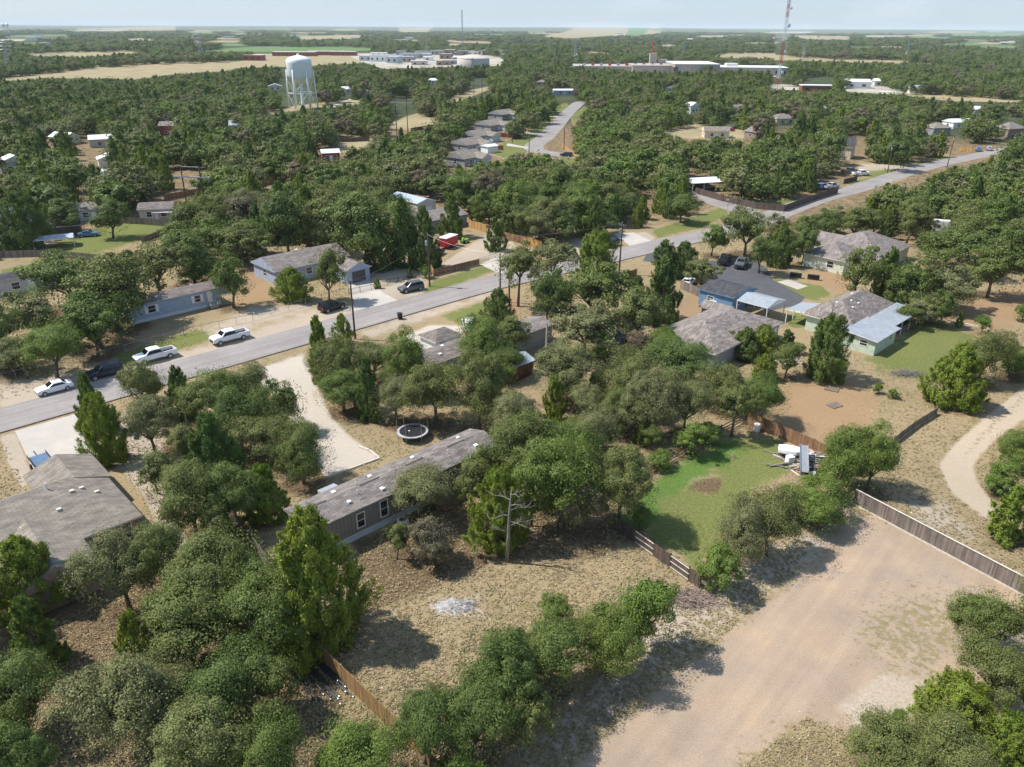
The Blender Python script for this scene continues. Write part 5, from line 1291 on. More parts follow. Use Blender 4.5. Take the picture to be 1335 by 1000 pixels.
def car(kind, paint, px, py, deg, label, name=None, wheels=True, pos=None, z=0):
    t = thing(name or {'sedan': 'parked_sedan', 'suv': 'parked_suv', 'pickup': 'parked_pickup'}[kind], label, {'sedan': 'car', 'suv': 'suv', 'pickup': 'pickup truck'}[kind], pos or P(px, py), R(deg), None)
    st = CH[kind]; mb = MB(); pm = PAINT[paint]
    rings = []
    for x, z0, w, zb, wt, zt in st:
        half = [(w*.90, z0), (w, z0+.16), (w, zb-.16), (w*.965, zb), (wt, zt-.045), (wt*.86, zt)]
        ring = [(x, y, z) for y, z in half] + [(x, -y, z) for y, z in half[::-1]]
        rings.append(ring)
    n = 12; b = 0
    for r in rings: mb.v += r
    for i in range(len(rings)-1):
        for k in range(n): mb.f.append([i*n+k, (i+1)*n+k, (i+1)*n+(k+1) % n, i*n+(k+1) % n]); mb.m.append(0)
    mb.f.append(list(range(n))); mb.m.append(0); mb.f.append([(len(rings)-1)*n+k for k in range(n)][::-1]); mb.m.append(0)
    if kind == 'pickup':
        mb.box(-2.95, -.74, -.95, .95, .5, .78)
        for y in (-.98, .86): mb.box(-2.95, -.74, y, y+.12, .781, 1.27)
        mb.box(-2.98, -2.90, -.97, .97, .55, 1.26); mb.box(-.86, -.74, -.84, .84, .781, 1.26)
    body = mb.build('body', pm, t)
    if kind == 'pickup': MB().box(-2.88, -.88, -.84, .84, .785, .80).build('bed_liner', M_['rubber'], t)
    # glazing: side strips, windscreen, rear window, set just proud of the shell
    def lerp(a, b_, f): return tuple(p+(q-p)*f for p, q in zip(a, b_))
    cab = {'sedan': (2, 3, 4, 5), 'suv': (1, 2, 4, 5), 'pickup': (0, 1, 3, 4)}[kind]
    def side(y):
        g = MB(); i0, i1, i2, i3 = cab
        def pt(i, f):
            x, z0, w, zb, wt, zt = st[i]; yy = w*.965+(wt-w*.965)*f+.012; zz = zb+(zt-.045-zb)*f
            return (x, y*yy, zz)
        idx = range(i1, i2+1)
        lowp = [lerp(pt(i0, 0), pt(i1, 0), .45)] + [pt(i, .10) for i in idx] + [lerp(pt(i2, 0), pt(i3, 0), .72)]
        hip = [pt(i1, .86)] + [pt(i, .86) for i in idx] + [pt(i2, .86)]
        lowp = [(p[0], p[1], p[2]+.03) for p in lowp]
        for a in range(len(lowp)-1): g.add([lowp[a], lowp[a+1], hip[a+1], hip[a]], [(0,1,2,3), (3,2,1,0)])
        g.build('side_window', M_['glass'], t)
    side(1); side(-1)
    def screen(ia, ib, nm, f0, f1):
        A, B = st[ia], st[ib]; g = MB()
        def row(f):
            x = A[0]+(B[0]-A[0])*f; w = A[4]+(B[4]-A[4])*f; z = A[5]+(B[5]-A[5])*f
            dx, dz = B[0]-A[0], B[5]-A[5]; L = math.hypot(dx, dz); nx, nz = -dz/L*.02, dx/L*.02
            if nz < 0: nx, nz = -nx, -nz
            return [(x+nx, w*.84, z+nz), (x+nx, -w*.84, z+nz)]
        a, b_ = row(f0), row(f1); g.add([a[0], a[1], b_[1], b_[0]], [(0,1,2,3), (3,2,1,0)]); g.build(nm, M_['glass'], t)
    screen(cab[2], cab[3], 'windscreen', .1, .9); screen(cab[0], cab[1], 'rear_window', .12, .85)
    xf, xr = st[-1][0], (-2.98 if kind == 'pickup' else st[0][0]); w = st[-2][2]; zl = st[-1][3]-.08
    for y in (-1, 1):
        MB().box(xf-.22, xf-.02, y*(w*.78)-.16, y*(w*.78)+.16, zl-.14, zl+.02).build('headlight', M_['skirt'], t)
        MB().box(xr-.015, xr+.1, y*.72-.13, y*.72+.13, .82, 1.04).build('tail_light', M_['paint_red'], t)
    MB().box(xf-.06, xf+.03, -.62, .62, .42 if kind != 'pickup' else .55, zl-.05).build('grille', M_['iron'], t)
    if wheels:
        rad = .33 if kind == 'sedan' else .39 if kind == 'suv' else .42; wb = {'sedan': (-1.38, 1.42), 'suv': (-1.5, 1.55), 'pickup': (-1.85, 1.95)}[kind]
        for x in wb:
            for y in (-1, 1):
                wh = MB().lathe([(.0, -.11), (rad-.06, -.11), (rad, -.07), (rad, .07), (rad-.06, .11), (.0, .11)], 16).build('wheel', M_['rubber'], t, True)
                wh.matrix_local = Matrix.Translation((x, y*(st[3][2]-.075), rad)) @ Matrix.Rotation(math.pi/2, 4, 'X')
                MB().lathe([(.0, .0), (rad*.62, .0), (rad*.66, -.03)], 14).build('rim', M_['galv'], wh, loc=(0, 0, -y*.116 if False else (.118 if y < 0 else -.118)))
    return t
def vehicles():
    car('sedan', 'white', 72, 510, 44+180, 'white sedan at the kerb, lowest of the parked street cars')
    car('suv', 'navy', 137, 490, 44+180, 'dark blue suv parked behind the white sedan')
    car('pickup', 'white', 203, 469, 44+180, 'white pickup with a loaded dark bed parked behind the dark blue suv')
    car('pickup', 'white', 300, 444.5, 44+180, 'white crew-cab pickup with an empty bed, frontmost in the street')
    car('suv', 'black', 433, 404, 44+4, 'black suv on the verge below the bungalow drive')
    car('suv', 'grey', 536, 379, 44+172, 'dark suv parked right of the bungalow drive')
    car('pickup', 'black', 944, 343, 44+200, 'left one of two black pickups on the asphalt lot')
    car('pickup', 'grey', 966, 347.5, 44+200, 'right one of two black pickups on the asphalt lot')
    car('suv', 'navy', 797, 321, 44+190, 'dark suv on the pale drive across the street from the utility pole')
    car('suv', 'white', 611, 428, 100, 'white van roof half hidden by leaves at the sand drive')
    car('sedan', 'white', 897, 371, 60, 'white car half hidden by the bush left of the blue workshop')
    car('suv', 'black', 568, 333, 60, 'black suv in the shade in front of the red trailer')
    car('sedan', 'blue', 116, 308, 20, 'old blue car on the left lawn')
    car('sedan', 'silver', 923, 246, 15, 'silver car under the white flat-roofed carport')
    car('pickup', 'white', 1122, 229, 10, 'white pickup on the lawn drive by the cream house')
    car('pickup', 'grey', 1107, 226, 25, 'dark pickup under trees beside the white pickup')
    car('suv', 'blue', 1071, 246, 40, 'blue suv behind the roadside fence')
    car('pickup', 'silver', 1083, 246, 30, 'silver pickup behind the roadside fence')
    car('suv', 'navy', 738, 204, 150, 'dark blue suv on the grass by the orange fence')
    car('suv', 'blue', 1275, 197, 60, 'blue suv parked at the right end of the road')
    car('suv', 'silver', 1289, 196, 60, 'silver suv parked beside the blue one at the right end of the road')
    car('sedan', 'red', 952, 171, 20, 'red car in the wooded clearing')
    car('sedan', 'navy', 960, 168, 20, 'dark car beside the red one in the wooded clearing')
    car('sedan', 'silver', 335, 330, 44, 'silver-blue car under trees left of the bungalow')
    car('suv', 'grey', 690, 212, 60, 'dark suv at the foot of the far street')
    # enclosed trailer
    t = thing('cargo_trailer', 'bright red enclosed cargo trailer parked in the sandy yard', 'trailer', P(585, 322), R(60))
    MB().box(-2.4, 2.2, -1.05, 1.05, .55, 2.45).build('body', M_['paint_red'], t); MB().box(-2.45, 2.25, -1.1, 1.1, 2.451, 2.56).build('roof', M_['white'], t)
    MB().bar((2.2, 0, .6), (3.4, 0, .55), .12, .12).build('drawbar', M_['iron'], t); MB().box(-2.43, -2.401, -.9, .9, .7, 2.3).build('rear_door', mat('paint_red_dull', (.40, .03, .04), .5), t)
    for x in (-.5, .4):
        for y in (-1.14, 1.14): MB().lathe([(.0, -.08), (.33, -.08), (.33, .08), (.0, .08)], 14).build('wheel', M_['rubber'], t).matrix_local = Matrix.Translation((x, y, .33)) @ Matrix.Rotation(math.pi/2, 4, 'X')
    # green tractor/yard machine by the trailer
    t = thing('yard_machine', 'small green and yellow riding mower beside the red trailer', 'mower', P(606, 317), R(40))
    gm = mat('paint_lime', (.30, .55, .03), .5)
    MB().box(-.9, .1, -.4, .4, .3, .75).build('body', mat('paint_mower_green', (.05, .20, .05), .5), t); MB().box(.1, .95, -.3, .3, .4, .95).build('bonnet', gm, t); MB().box(-.7, -.25, -.25, .25, .76, 1.3).build('seat', gm, t)
    for x, r_ in ((-.55, .36), (.65, .25)):
        for y in (-.5, .5): MB().lathe([(.0, -.1), (r_, -.1), (r_, .1), (.0, .1)], 12).build('wheel', M_['rubber'], t).matrix_local = Matrix.Translation((x, y, r_)) @ Matrix.Rotation(math.pi/2, 4, 'X')
    # wheelie bin at the kerb
    t = thing('wheelie_bin', 'black wheeled rubbish bin standing at the edge of the street', 'bin', P(521.5, 416), A44+R(80))
    b = MB(); b.add([(-.28,-.26,.06),(.28,-.26,.06),(.28,.26,.06),(-.28,.26,.06),(-.36,-.34,1.0),(.36,-.34,1.0),(.36,.34,1.0),(-.36,.34,1.0)], [(3,2,1,0),(4,5,6,7),(0,1,5,4),(1,2,6,5),(2,3,7,6),(3,0,4,7)]); b.build('body', M_['rubber'], t)
    MB().box(-.40, .42, -.38, .38, 1.003, 1.10).build('lid', M_['iron'], t)
    for y in (-.32, .32): MB().lathe([(.0, -.04), (.13, -.04), (.13, .04), (.0, .04)], 12).build('wheel', M_['rubber'], t).matrix_local = Matrix.Translation((-.3, y, .13)) @ Matrix.Rotation(math.pi/2, 4, 'X')

# ------------------------------------------------------------------ fences
def fence(label, pts, h, style='board', m='wood', step=2.4, name=None, cap=None, base=None, board=.14, jit=.03):
    pts = [P(*q) if len(q) == 2 else Vector(q) for q in pts]
    name = name or {'board': 'board_fence', 'rail': 'rail_fence', 'chain': 'chain_link_fence', 'iron': 'iron_fence'}[style]
    t = thing(name, label, 'fence', pts[0])
    o = pts[0]; r = random.Random(len(label)); panel, rails = MB(), MB()
    for a, b_ in zip(pts[:-1], pts[1:]):
        a, b_ = a-o, b_-o; d = b_-a; L = d.length; d.normalize(); nn = Vector((-d.y, d.x, 0))
        npost = max(1, round(L/step))
        for i in range(npost+1):
            q = a + d*(L*i/npost)
            if style in ('chain', 'iron'): MB().tube([q+Vector((0,0,-.05)), q+Vector((0,0,h+.08))], .035 if style == 'chain' else .05, 6).build('post', M_['galv'] if style == 'chain' else M_['iron'], t)
            else: MB().bar(q+nn*.075+Vector((0,0,-.05)), q+nn*.075+Vector((0,0,h+.02)), .1, .1).build('post', M_[m], t)
        if style == 'board':
            n = int(L/board)
            for i in range(n):
                x = L*(i+.5)/n; hh = h+r.uniform(-jit, jit); q = a+d*x
                M = Matrix.Translation(q) @ d.to_track_quat('X', 'Z').to_matrix().to_4x4()
                panel.box(-board*.47, board*.47, -.013-r.uniform(0, .008), .013, .04, hh, 0, M)
            for z in (.3, h*.55, h-.3): rails.bar(a+nn*.035+Vector((0,0,z)), b_+nn*.035+Vector((0,0,z)), .04, .08)
        elif style == 'rail':
            for z in (.25, h*.5, h-.15): rails.bar(a-nn*.03+Vector((0,0,z)), b_-nn*.03+Vector((0,0,z)), .05, .12)
        elif style == 'chain':
            rails.tube([a+Vector((0,0,h)), b_+Vector((0,0,h))], .035, 5)
            k = int(L/.28)
            for i in range(k):
                for s in (-1, 1):
                    x0 = L*i/k; x1 = min(max(x0+s*h, 0), L); f = abs(x1-x0)/h
                    if f > .05: panel.tube([a+d*x0+Vector((0,0,.03)), a+d*x1+Vector((0,0,.03+(h-.03)*f))], .0035, 3, cap=False)
        else:
            for z in (.15, h-.15): rails.bar(a+Vector((0,0,z)), b_+Vector((0,0,z)), .04, .04)
            for i in range(int(L/.16)): panel.tube([a+d*(i*.16)+Vector((0,0,.1)), a+d*(i*.16)+Vector((0,0,h))], .012, 4, cap=False)
        if cap: MB().bar(a+Vector((0,0,h+jit+.002)), b_+Vector((0,0,h+jit+.002)), .16, .04).build('cap_rail', M_[cap], t)
        if base: MB().bar(a-nn*.06, b_-nn*.06, .06, .16).build('base_board', M_[base], t)
    if panel.v: panel.build('panel', M_['wire'] if style == 'chain' else M_['iron'] if style == 'iron' else M_[m], t)
    if rails.v: rails.build('rails', M_['wire'] if style == 'chain' else M_['iron'] if style == 'iron' else M_[m], t)
    return t
def fences():
    fence('long weathered board fence with pale cap and base boards edging the gravel lot', [(1112, 657), (1335, 777), (1420, 826)], 1.75, 'board', 'wood', cap='woodpale', base='woodpale')
    a, b_ = P(800, 688), P(912, 768); f = lambda k: a.lerp(b_, k)
    t = fence('dark yard fence alternating boarded panels and open railed bays', [f(0), f(.27)], 1.5, 'board', 'wooddark', name='yard_fence')
    for k0, k1, st in ((.27, .485, 'r'), (.485, .68, 'b'), (.68, .88, 'r'), (.88, 1.0, 'b')):
        d = (b_-a).normalized(); L = (b_-a).length; nn = Vector((-d.y, d.x, 0)); p0, p1 = d*L*k0, d*L*k1
        for q in (p0, p1): MB().bar(q+nn*.09, q+nn*.09+Vector((0,0,1.55)), .11, .11).build('post', M_['wooddark'], t)
        mb = MB()
        if st == 'r':
            for z in (.12, .72, 1.32): mb.bar(p0-nn*.03+Vector((0,0,z)), p1-nn*.03+Vector((0,0,z)), .05, .09)
            mb.build('rails', M_['woodpale'], t)
            k = MB(); k.add([p0+nn*.05+Vector((0,0,.05)), p1+nn*.05+Vector((0,0,.05)), p1+nn*.05+Vector((0,0,1.42)), p0+nn*.05+Vector((0,0,1.42)), p0+nn*.03+Vector((0,0,.05)), p1+nn*.03+Vector((0,0,.05)), p1+nn*.03+Vector((0,0,1.42)), p0+nn*.03+Vector((0,0,1.42))],
                            [(0,1,2,3),(7,6,5,4),(0,4,5,1),(3,2,6,7),(0,3,7,4),(1,5,6,2)]); k.build('backing_panel', M_['wooddark'], t)
        else:
            n = int((p1-p0).length/.14)
            for i in range(n):
                q = p0.lerp(p1, (i+.5)/n); M = Matrix.Translation(q) @ d.to_track_quat('X', 'Z').to_matrix().to_4x4()
                mb.box(-.066, .066, -.014, .013, .04, 1.5+random.uniform(-.04, .04), 0, M)
            mb.build('panel', M_['wooddark'], t)
    fence('dark three-rail fence running up the left side of the mown lawn', [(836, 622), (884, 596), (975, 547)], 1.25, 'rail', 'wooddark', 3.0)
    fence('red-brown board fence between the mown lawn and the red clearing', [(974, 553), (1060, 590), (1100, 612)], 1.75, 'board', 'woodbrown')
    fence('weathered board fence left of the brown mobile home', [(300, 672), (352, 745), (365, 770)], 1.55, 'board', 'wood')
    fence('orange new cedar board fence by the black pipes', [(372, 812), (425, 868), (494, 936), (560, 1000)], 1.75, 'board', 'woodnew_shaded')
    fence('chain-link fence along the street verge below the bungalow', [(-10, 500), (110, 474), (240, 438), (330, 418), (420, 392), (450, 384)], 1.2, 'chain', 'wood', 3.2)
    fence('black iron yard fence and gate right of the bungalow drive', [(455, 384), (484, 378), (505, 372), (560, 357)], 1.15, 'iron', 'wood', 3.0)
    fence('low brown board fence in front of the sandy yard', [(566, 360), (625, 345.5)], 1.35, 'board', 'woodbrown', 3.0, jit=.01)
    fence('new orange fence end panel return on the low brown board fence', [(561, 352), (566, 360.5)], 1.4, 'board', 'woodnew', 3.0)
    fence('sagging wire gate between the brown board fence and the pyramid juniper', [(626, 344), (657, 334)], 1.2, 'chain', 'wood', 3.0)
    fence('orange cedar fence left of the pyramid juniper', [(611, 296), (634, 303)], 1.8, 'board', 'woodnew')
    fence('brown and orange cedar fence right of the pyramid juniper', [(656, 312), (682, 318)], 1.8, 'board', 'woodbrown')
    fence('bright orange end of the cedar fence near the big oaks', [(682, 318), (706, 325)], 1.8, 'board', 'woodnew')
    fence('long dark brown fence curving along the upper road', [(906, 252), (940, 262), (985, 272), (1022, 276)], 1.8, 'board', 'wooddark')
    fence('dark brown fence stretch beyond the bushes on the upper road', [(1022, 276), (1060, 262), (1092, 252)], 1.8, 'board', 'wooddark')
    fence('brown post fence along the left green yard', [(-10, 337), (40, 335), (90, 337), (132, 341)], 1.5, 'board', 'wood', 2.4)
    fence('grey board fence behind the left lawn', [(155, 291), (190, 293), (228, 296)], 1.6, 'board', 'wood')
    fence('low brown fence at the right side of the left lawn', [(186, 318), (226, 302)], 1.5, 'board', 'wood')
    fence('bright orange fence beside the far street', [(733, 192), (757, 213)], 1.8, 'board', 'woodnew')
    fence('low weathered fence beside the dirt track field', [(1166, 578), (1192, 558), (1221, 540)], 1.0, 'board', 'wood', 2.0)
    fence('short brown fence behind the utility pole', [(811, 367), (830, 361)], 1.7, 'board', 'woodbrown')
    fence('grey picket fence left of the blue workshop', [(887, 376), (913, 388)], 1.7, 'board', 'wood')
    fence('brown fence along the cleared power corridor', [(215, 262), (268, 252), (330, 247), (380, 232)], 1.8, 'board', 'woodbrown')
    fence('dark fence across the grass behind the red garden shed', [(432, 186), (482, 184)], 1.8, 'board', 'wooddark')
    fence('dark red fence at the end of the power corridor', [(536, 172), (575, 166)], 1.8, 'board', 'darkred')
    fence('dark red fence between two far street houses', [(636, 177), (680, 181)], 1.8, 'board', 'darkred')
    fence('dark red fence in front of the far street canopy', [(634, 192), (656, 196)], 1.8, 'board', 'darkred')
    fence('black gate fence by the lawn drive of the cream house', [(1100, 240), (1117, 236)], 1.6, 'board', 'iron')
    fence('orange fence by the blue suv at the right end of the road', [(1250, 197), (1268, 199)], 1.8, 'board', 'woodnew')
    # gravel parking pad edging
    t = thing('timber_edging', 'bleached timber edging round the end of the gravel drive', 'edging', P(470, 586))
    o = P(470, 586); pts = [P(468, 583), P(482, 588), (P(495, 598)), P(426, 623), P(412, 604)]
    for a, b_ in zip(pts[:-1], pts[1:]):
        n = max(1, round((b_-a).length/2.4))
        for i in range(n): MB().bar(a.lerp(b_, i/n)-o, a.lerp(b_, (i+.94)/n)-o, .2, .18).build('timber', M_['woodpale'], t)
# ------------------------------------------------------------------ poles, towers, masts
def spot(px, py, z): q = P(px, py, z); return Vector((q.x, q.y, 0))          # ground point under something seen at height z
def pole(px, py, h, label, arm=0, tr=False, deg=44, lean=0.0, by_top=True, group=None):
    b = spot(px, py, h) if by_top else P(px, py)
    t = thing('utility_pole', label, 'utility pole', b, R(deg), group)
    MB().tube([(0,0,-.05), (lean*h*.5,0,h*.5), (lean*h,0,h)], [.17,.145,.115], 10).build('shaft', M_['pole'], t)
    x = lean*h
    if arm:
        MB().box(x-.06, x+.06, -arm/2, arm/2, h-.62, h-.48).build('crossarm', M_['pole'], t)
        for y in (-arm*.46, -arm*.2, arm*.2, arm*.46): MB().tube([(x, y, h-.48), (x, y, h-.28)], [.035, .05], 7).build('insulator', M_['trim'], t)
    MB().tube([(x, 0, h), (x, 0, h+.2)], [.04, .05], 7).build('insulator', M_['trim'], t)
    if tr:
        MB().lathe([(.0, -.45), (.23, -.45), (.25, -.4), (.25, .35), (.2, .45), (.0, .45)], 14, 0, (x-.42, 0, h-1.5)).build('transformer', M_['galv'], t)
    return Vector((b.x, b.y, h))
def hframe(px, py, h, gap, arm, label, deg):
    b = spot(px, py, h); t = thing('power_line_frame', label, 'power pylon', b, R(deg))
    for x in (-gap/2, gap/2): MB().tube([(x,0,-.05), (x,0,h)], [.21,.14], 9).build('pole', M_['pole'], t)
    MB().box(-arm/2, arm/2, -.13, .13, h-2.6, h-2.25).build('crossarm', M_['woodpale'], t)
    mb = MB(); mb.bar((-gap/2,.16,h-2.7), (0,.16,h-5.4), .12, .12); mb.bar((gap/2,.16,h-2.7), (0,.16,h-5.4), .12, .12)
    mb.bar((-gap/2,.2,h-.2), (gap/2,.2,h-.2), .12, .12); mb.build('brace', M_['woodpale'], t)
    for x in (-arm*.46, 0, arm*.46): MB().tube([(x,0,h-2.6), (x,0,h-3.6)], [.05,.07], 6).build('insulator', M_['galv'], t)
def wire(label, a, b, sag=.8, rad=.014, group=None):
    n = 14; pts = [a.lerp(b, i/n) - Vector((0,0,sag*4*(i/n)*(1-i/n))) for i in range(n+1)]
    tag(MB().tube(pts, rad, 4).build('power_cable', M_['wire']), label, 'power cable', group)
def poles():
    A = pole(456.5, 366, 9.6, 'bare brown utility pole beside the junipers in front of the bungalow drive')
    B = pole(811.5, 290.5, 10.4, 'brown utility pole with crossarm and transformer near the brown fence end', 1.6, True)
    C = pole(557.5, 306, 10.0, 'utility pole with grey transformer against the junipers by the red trailer', 0, True)
    D = pole(652, 330, 9.0, 'left one of two thin poles beside the bare-stemmed tall oak')
    E = pole(664, 345, 7.5, 'right one of two thin poles beside the bare-stemmed tall oak')
    pole(690, 177, 10.5, 'lone pole at the foot of the far street', 1.2)
    pole(1164.5, 188, 9.5, 'pole with transformer on the lawn drive by the cream house', 1.4, True)
    pole(1244.5, 176, 11.5, 'tall pole with white transformers leaning right beside the upper road', 1.8, True, 44, .05)
    pole(668, 156, 9.5, 'thin pole by the drives of the far street', 1.0); pole(736, 166, 8.5, 'pole on the right edge of the far street', 1.0)
    pole(653, 89, 10, 'pale pole beyond the corridor near the round tank', 1.6)
    b = thing('timber_post', 'stout brown post beside the chain-link fence at the left', 'post', P(36, 494)); MB().tube([(0,0,-.05), (.0,0,3.2)], [.2,.16], 9).build('shaft', M_['pole'], b); MB().lathe([(.0, 3.24), (.17, 3.24), (.19, 3.18)], 9).build('cap', M_['galv'], b)
    hframe(247, 217, 15, 4.6, 9.2, 'twin-pole power frame with pale crossarm in the left woods', -8)
    hframe(522, 126, 17, 5, 9.6, 'twin-pole power frame standing at the grass corridor', -4)
    hframe(623, 104, 16, 5, 9.6, 'twin-pole power frame farther along the grass corridor', -4)
    for k, (a, b_, s) in enumerate(((A, C, 1.2), (C, D, .8), (A, B, 2.0), (C, B, 1.4))):
        wire(('thin cable from the bare brown pole to the transformer pole', 'thin cable from the transformer pole to the twin thin poles', 'long thin cable from the bare brown pole to the crossarm pole', 'long thin cable from the transformer pole to the crossarm pole')[k], a, b_, s)
    # road sign by the bend
    t = thing('road_sign', 'small white sign on a post at the inside of the road bend', 'road sign', P(948, 276), R(20))
    MB().tube([(0,0,0), (0,0,2.3)], .04, 6).build('post', M_['galv'], t); MB().box(-.35, .35, -.03, .0, 1.6, 2.3).build('sign_plate', M_['white'], t)
def lattice(t, base, top, h, nseg, rad, mats, part='lattice', z0=0.0):
    for i in range(nseg):
        a, b_ = i/nseg, (i+1)/nseg; mb = MB()
        wa, wb = base+(top-base)*a, base+(top-base)*b_; za, zb = z0+h*a, z0+h*b_
        ca = [(-wa,-wa,za), (wa,-wa,za), (wa,wa,za), (-wa,wa,za)]; cb = [(-wb,-wb,zb), (wb,-wb,zb), (wb,wb,zb), (-wb,wb,zb)]
        for k in range(4):
            mb.tube([ca[k], cb[k]], rad, 4); mb.tube([ca[k], cb[(k+1) % 4]], rad*.6, 3, cap=False); mb.tube([ca[(k+1) % 4], cb[k]], rad*.6, 3, cap=False); mb.tube([cb[k], cb[(k+1) % 4]], rad*.6, 3, cap=False)
        mb.build(part, mats[i % len(mats)], t)
def pylon(px, ytop, ybase, label, deg=10):
    h = CAM_H*(1-(ytop-35.5)/(ybase-35.5)); b = P(px, ybase); t = thing('transmission_pylon', label, 'pylon', b, R(deg))
    lattice(t, h*.12, h*.022, h*.72, 5, .16, [M_['galv']]); lattice(t, h*.022, h*.016, h*.28, 2, .14, [M_['galv']], 'lattice', h*.72)
    for z in (.74, .85, .96):
        mb = MB(); w = h*(.26 if z == .85 else .2)
        for y in (-.3, .3): mb.tube([(-w, 0, h*z), (0, y, h*z+.9), (w, 0, h*z)], .12, 4); mb.tube([(-w, 0, h*z), (0, y, h*z), (w, 0, h*z)], .12, 4)
        mb.build('crossarm', M_['galv'], t)
def towers():
    t = thing('water_tower', 'white water tower on slim legs above the woods', 'water tower', spot(388.5, 72, 29.3), R(12))
    tm = M_['towerwhite']; Rt = 7.35
    MB().lathe([(.0, 14.2), (2.6, 14.5), (5.0, 15.4), (6.6, 16.8), (Rt, 18.6), (Rt, 25.0), (7.4, 26.6), (6.0, 27.9), (3.6, 28.8), (1.2, 29.25), (.0, 29.3)], 40).build('tank', tm, t, True)
    MB().lathe([(.0, 30.2), (.7, 30.1), (.9, 29.6), (.9, 29.2)], 12).build('vent_cap', tm, t, True)
    MB().lathe([(1.25, 0), (.95, 2), (.95, 14.6)], 16).build('riser', tm, t, True)
    for k in range(6):
        a = k*math.pi/3; c, s = math.cos(a), math.sin(a)
        MB().tube([(8.6*c, 8.6*s, 0), (7.6*c, 7.6*s, 21.5)], .42, 10).build('leg', tm, t, True)
        a2 = a+math.pi/3; c2, s2 = math.cos(a2), math.sin(a2)
        mb = MB(); mb.tube([(8.2*c, 8.2*s, 8.6), (8.2*c2, 8.2*s2, 8.6)], .16, 5)
        mb.tube([(8.5*c, 8.5*s, .5), (8.2*c2, 8.2*s2, 8.4)], .06, 4); mb.tube([(8.5*c2, 8.5*s2, .5), (8.2*c, 8.2*s, 8.4)], .06, 4)
        mb.tube([(8.2*c, 8.2*s, 8.8), (7.8*c2, 7.8*s2, 17)], .06, 4); mb.tube([(8.2*c2, 8.2*s2, 8.8), (7.8*c, 7.8*s, 17)], .06, 4)
        mb.build('brace', tm, t)
    # red and white mast
    h = 82; t = thing('radio_mast', 'tall red and white lattice mast with drum antennas', 'radio mast', P(1013.5, 112), R(20))
    lattice(t, 1.1, .8, h, 14, .14, [M_['mastred'], M_['towerwhite'], M_['towerwhite'], M_['mastred'], M_['mastred'], M_['mastred'], M_['towerwhite'], M_['towerwhite'], M_['towerwhite'], M_['mastred'], M_['mastred'], M_['mastred'], M_['mastred'], M_['mastred']])
    for z, s in ((11, 1.2), (27, 1.2), (47, 1.6), (60, 1.0), (68, 1.2), (78, 1.4)):
        d = MB().lathe([(.0, -.3), (s*.8, -.3), (s, -.1), (s, .5), (.0, .6)], 14).build('drum_antenna', M_['towerwhite'], t); d.matrix_local = Matrix.Translation((1.7, -1.6, z)) @ Matrix.Rotation(math.pi/2, 4, 'X')
    for px, py, h, lab in ((750, 52, 83, 'pale lattice pylon left of the factory'), (890, 56, 78, 'pale lattice pylon above the factory roof'), (1047, 55, 77, 'pale lattice pylon right of the red mast'), (1180.5, 54, 79, 'pale lattice pylon at the end of the far straw field'),
                                          (264, 46, 81, 'faint pylon above the left straw field'), (13.5, 57, 94, 'pylon at the far left beside the straw field'), (557, 48, 71, 'grey lattice tower above the commercial strip')):
        pylon(px, py, h, lab)
    t = thing('thin_mast', 'needle-thin radio mast rising above the horizon', 'radio mast', P(603, 58)); 
    d = math.hypot(t.location.x, t.location.y); lattice(t, 1.6, 1.3, 45+d*.0178, 8, .34, [M_['galv']])
    t = thing('storage_tank', 'wide cream storage tank beside the commercial strip', 'storage tank', P(617, 87))
    MB().lathe([(20, 0), (20, 9.5), (19.4, 10)], 48).build('tank_wall', M_['tankcream'], t, True); MB().lathe([(20.2, 9.9), (17, 11.4), (11, 13.0), (5, 13.8), (.0, 14)], 48).build('domed_roof', M_['tankcream'], t, True)
    MB().box(-1, 1, -20.6, -19.9, 0, 10.5).build('ladder_cage', M_['galv'], t)
    for px, py, lab in ((7, 37, 'faint distant white water tower at the left horizon'), (12, 38, 'second faint distant white water tower at the left horizon')):
        q = P(px, 45); t = thing('distant_water_tower', lab, 'water tower', (q.x, q.y, 0)); s = q.length/1000
        MB().lathe([(.0, 34), (5, 35), (8, 40), (8, 44), (5, 48), (.0, 49)], 16).build('tank', M_['towerwhite'], t, True); MB().lathe([(2.5, 0), (2.2, 35)], 10).build('column', M_['towerwhite'], t)
def block(name, label, px, py, L, Wd, h, wm, rm, deg=0, group=None, roof='flat', rise=2.0, cat='building', z0=0):
    t = thing(name, label, cat, (P(px, py).x, P(px, py).y, z0), R(deg), group)
    wall_mesh(0, L, 0, Wd, h).build('wall', M_[wm], t)
    if roof == 'flat':
        mb = MB(); mb.box(-.3, L+.3, -.3, Wd+.3, h+.005, h+.5); mb.build('roof', M_[rm], t)
    else: roof_solid(-.5, L+.5, -.5, Wd+.5, h+.02, rise, roof).build('roof', [M_[rm], M_[rm]], t)
    mb = MB()
    n = max(1, int(L/7))
    for i in range(n): mb.box(L*(i+.3)/n, L*(i+.62)/n, -.06, .02, h*.28, h*.62)
    mb.build('window', M_['glass'], t)
    return t
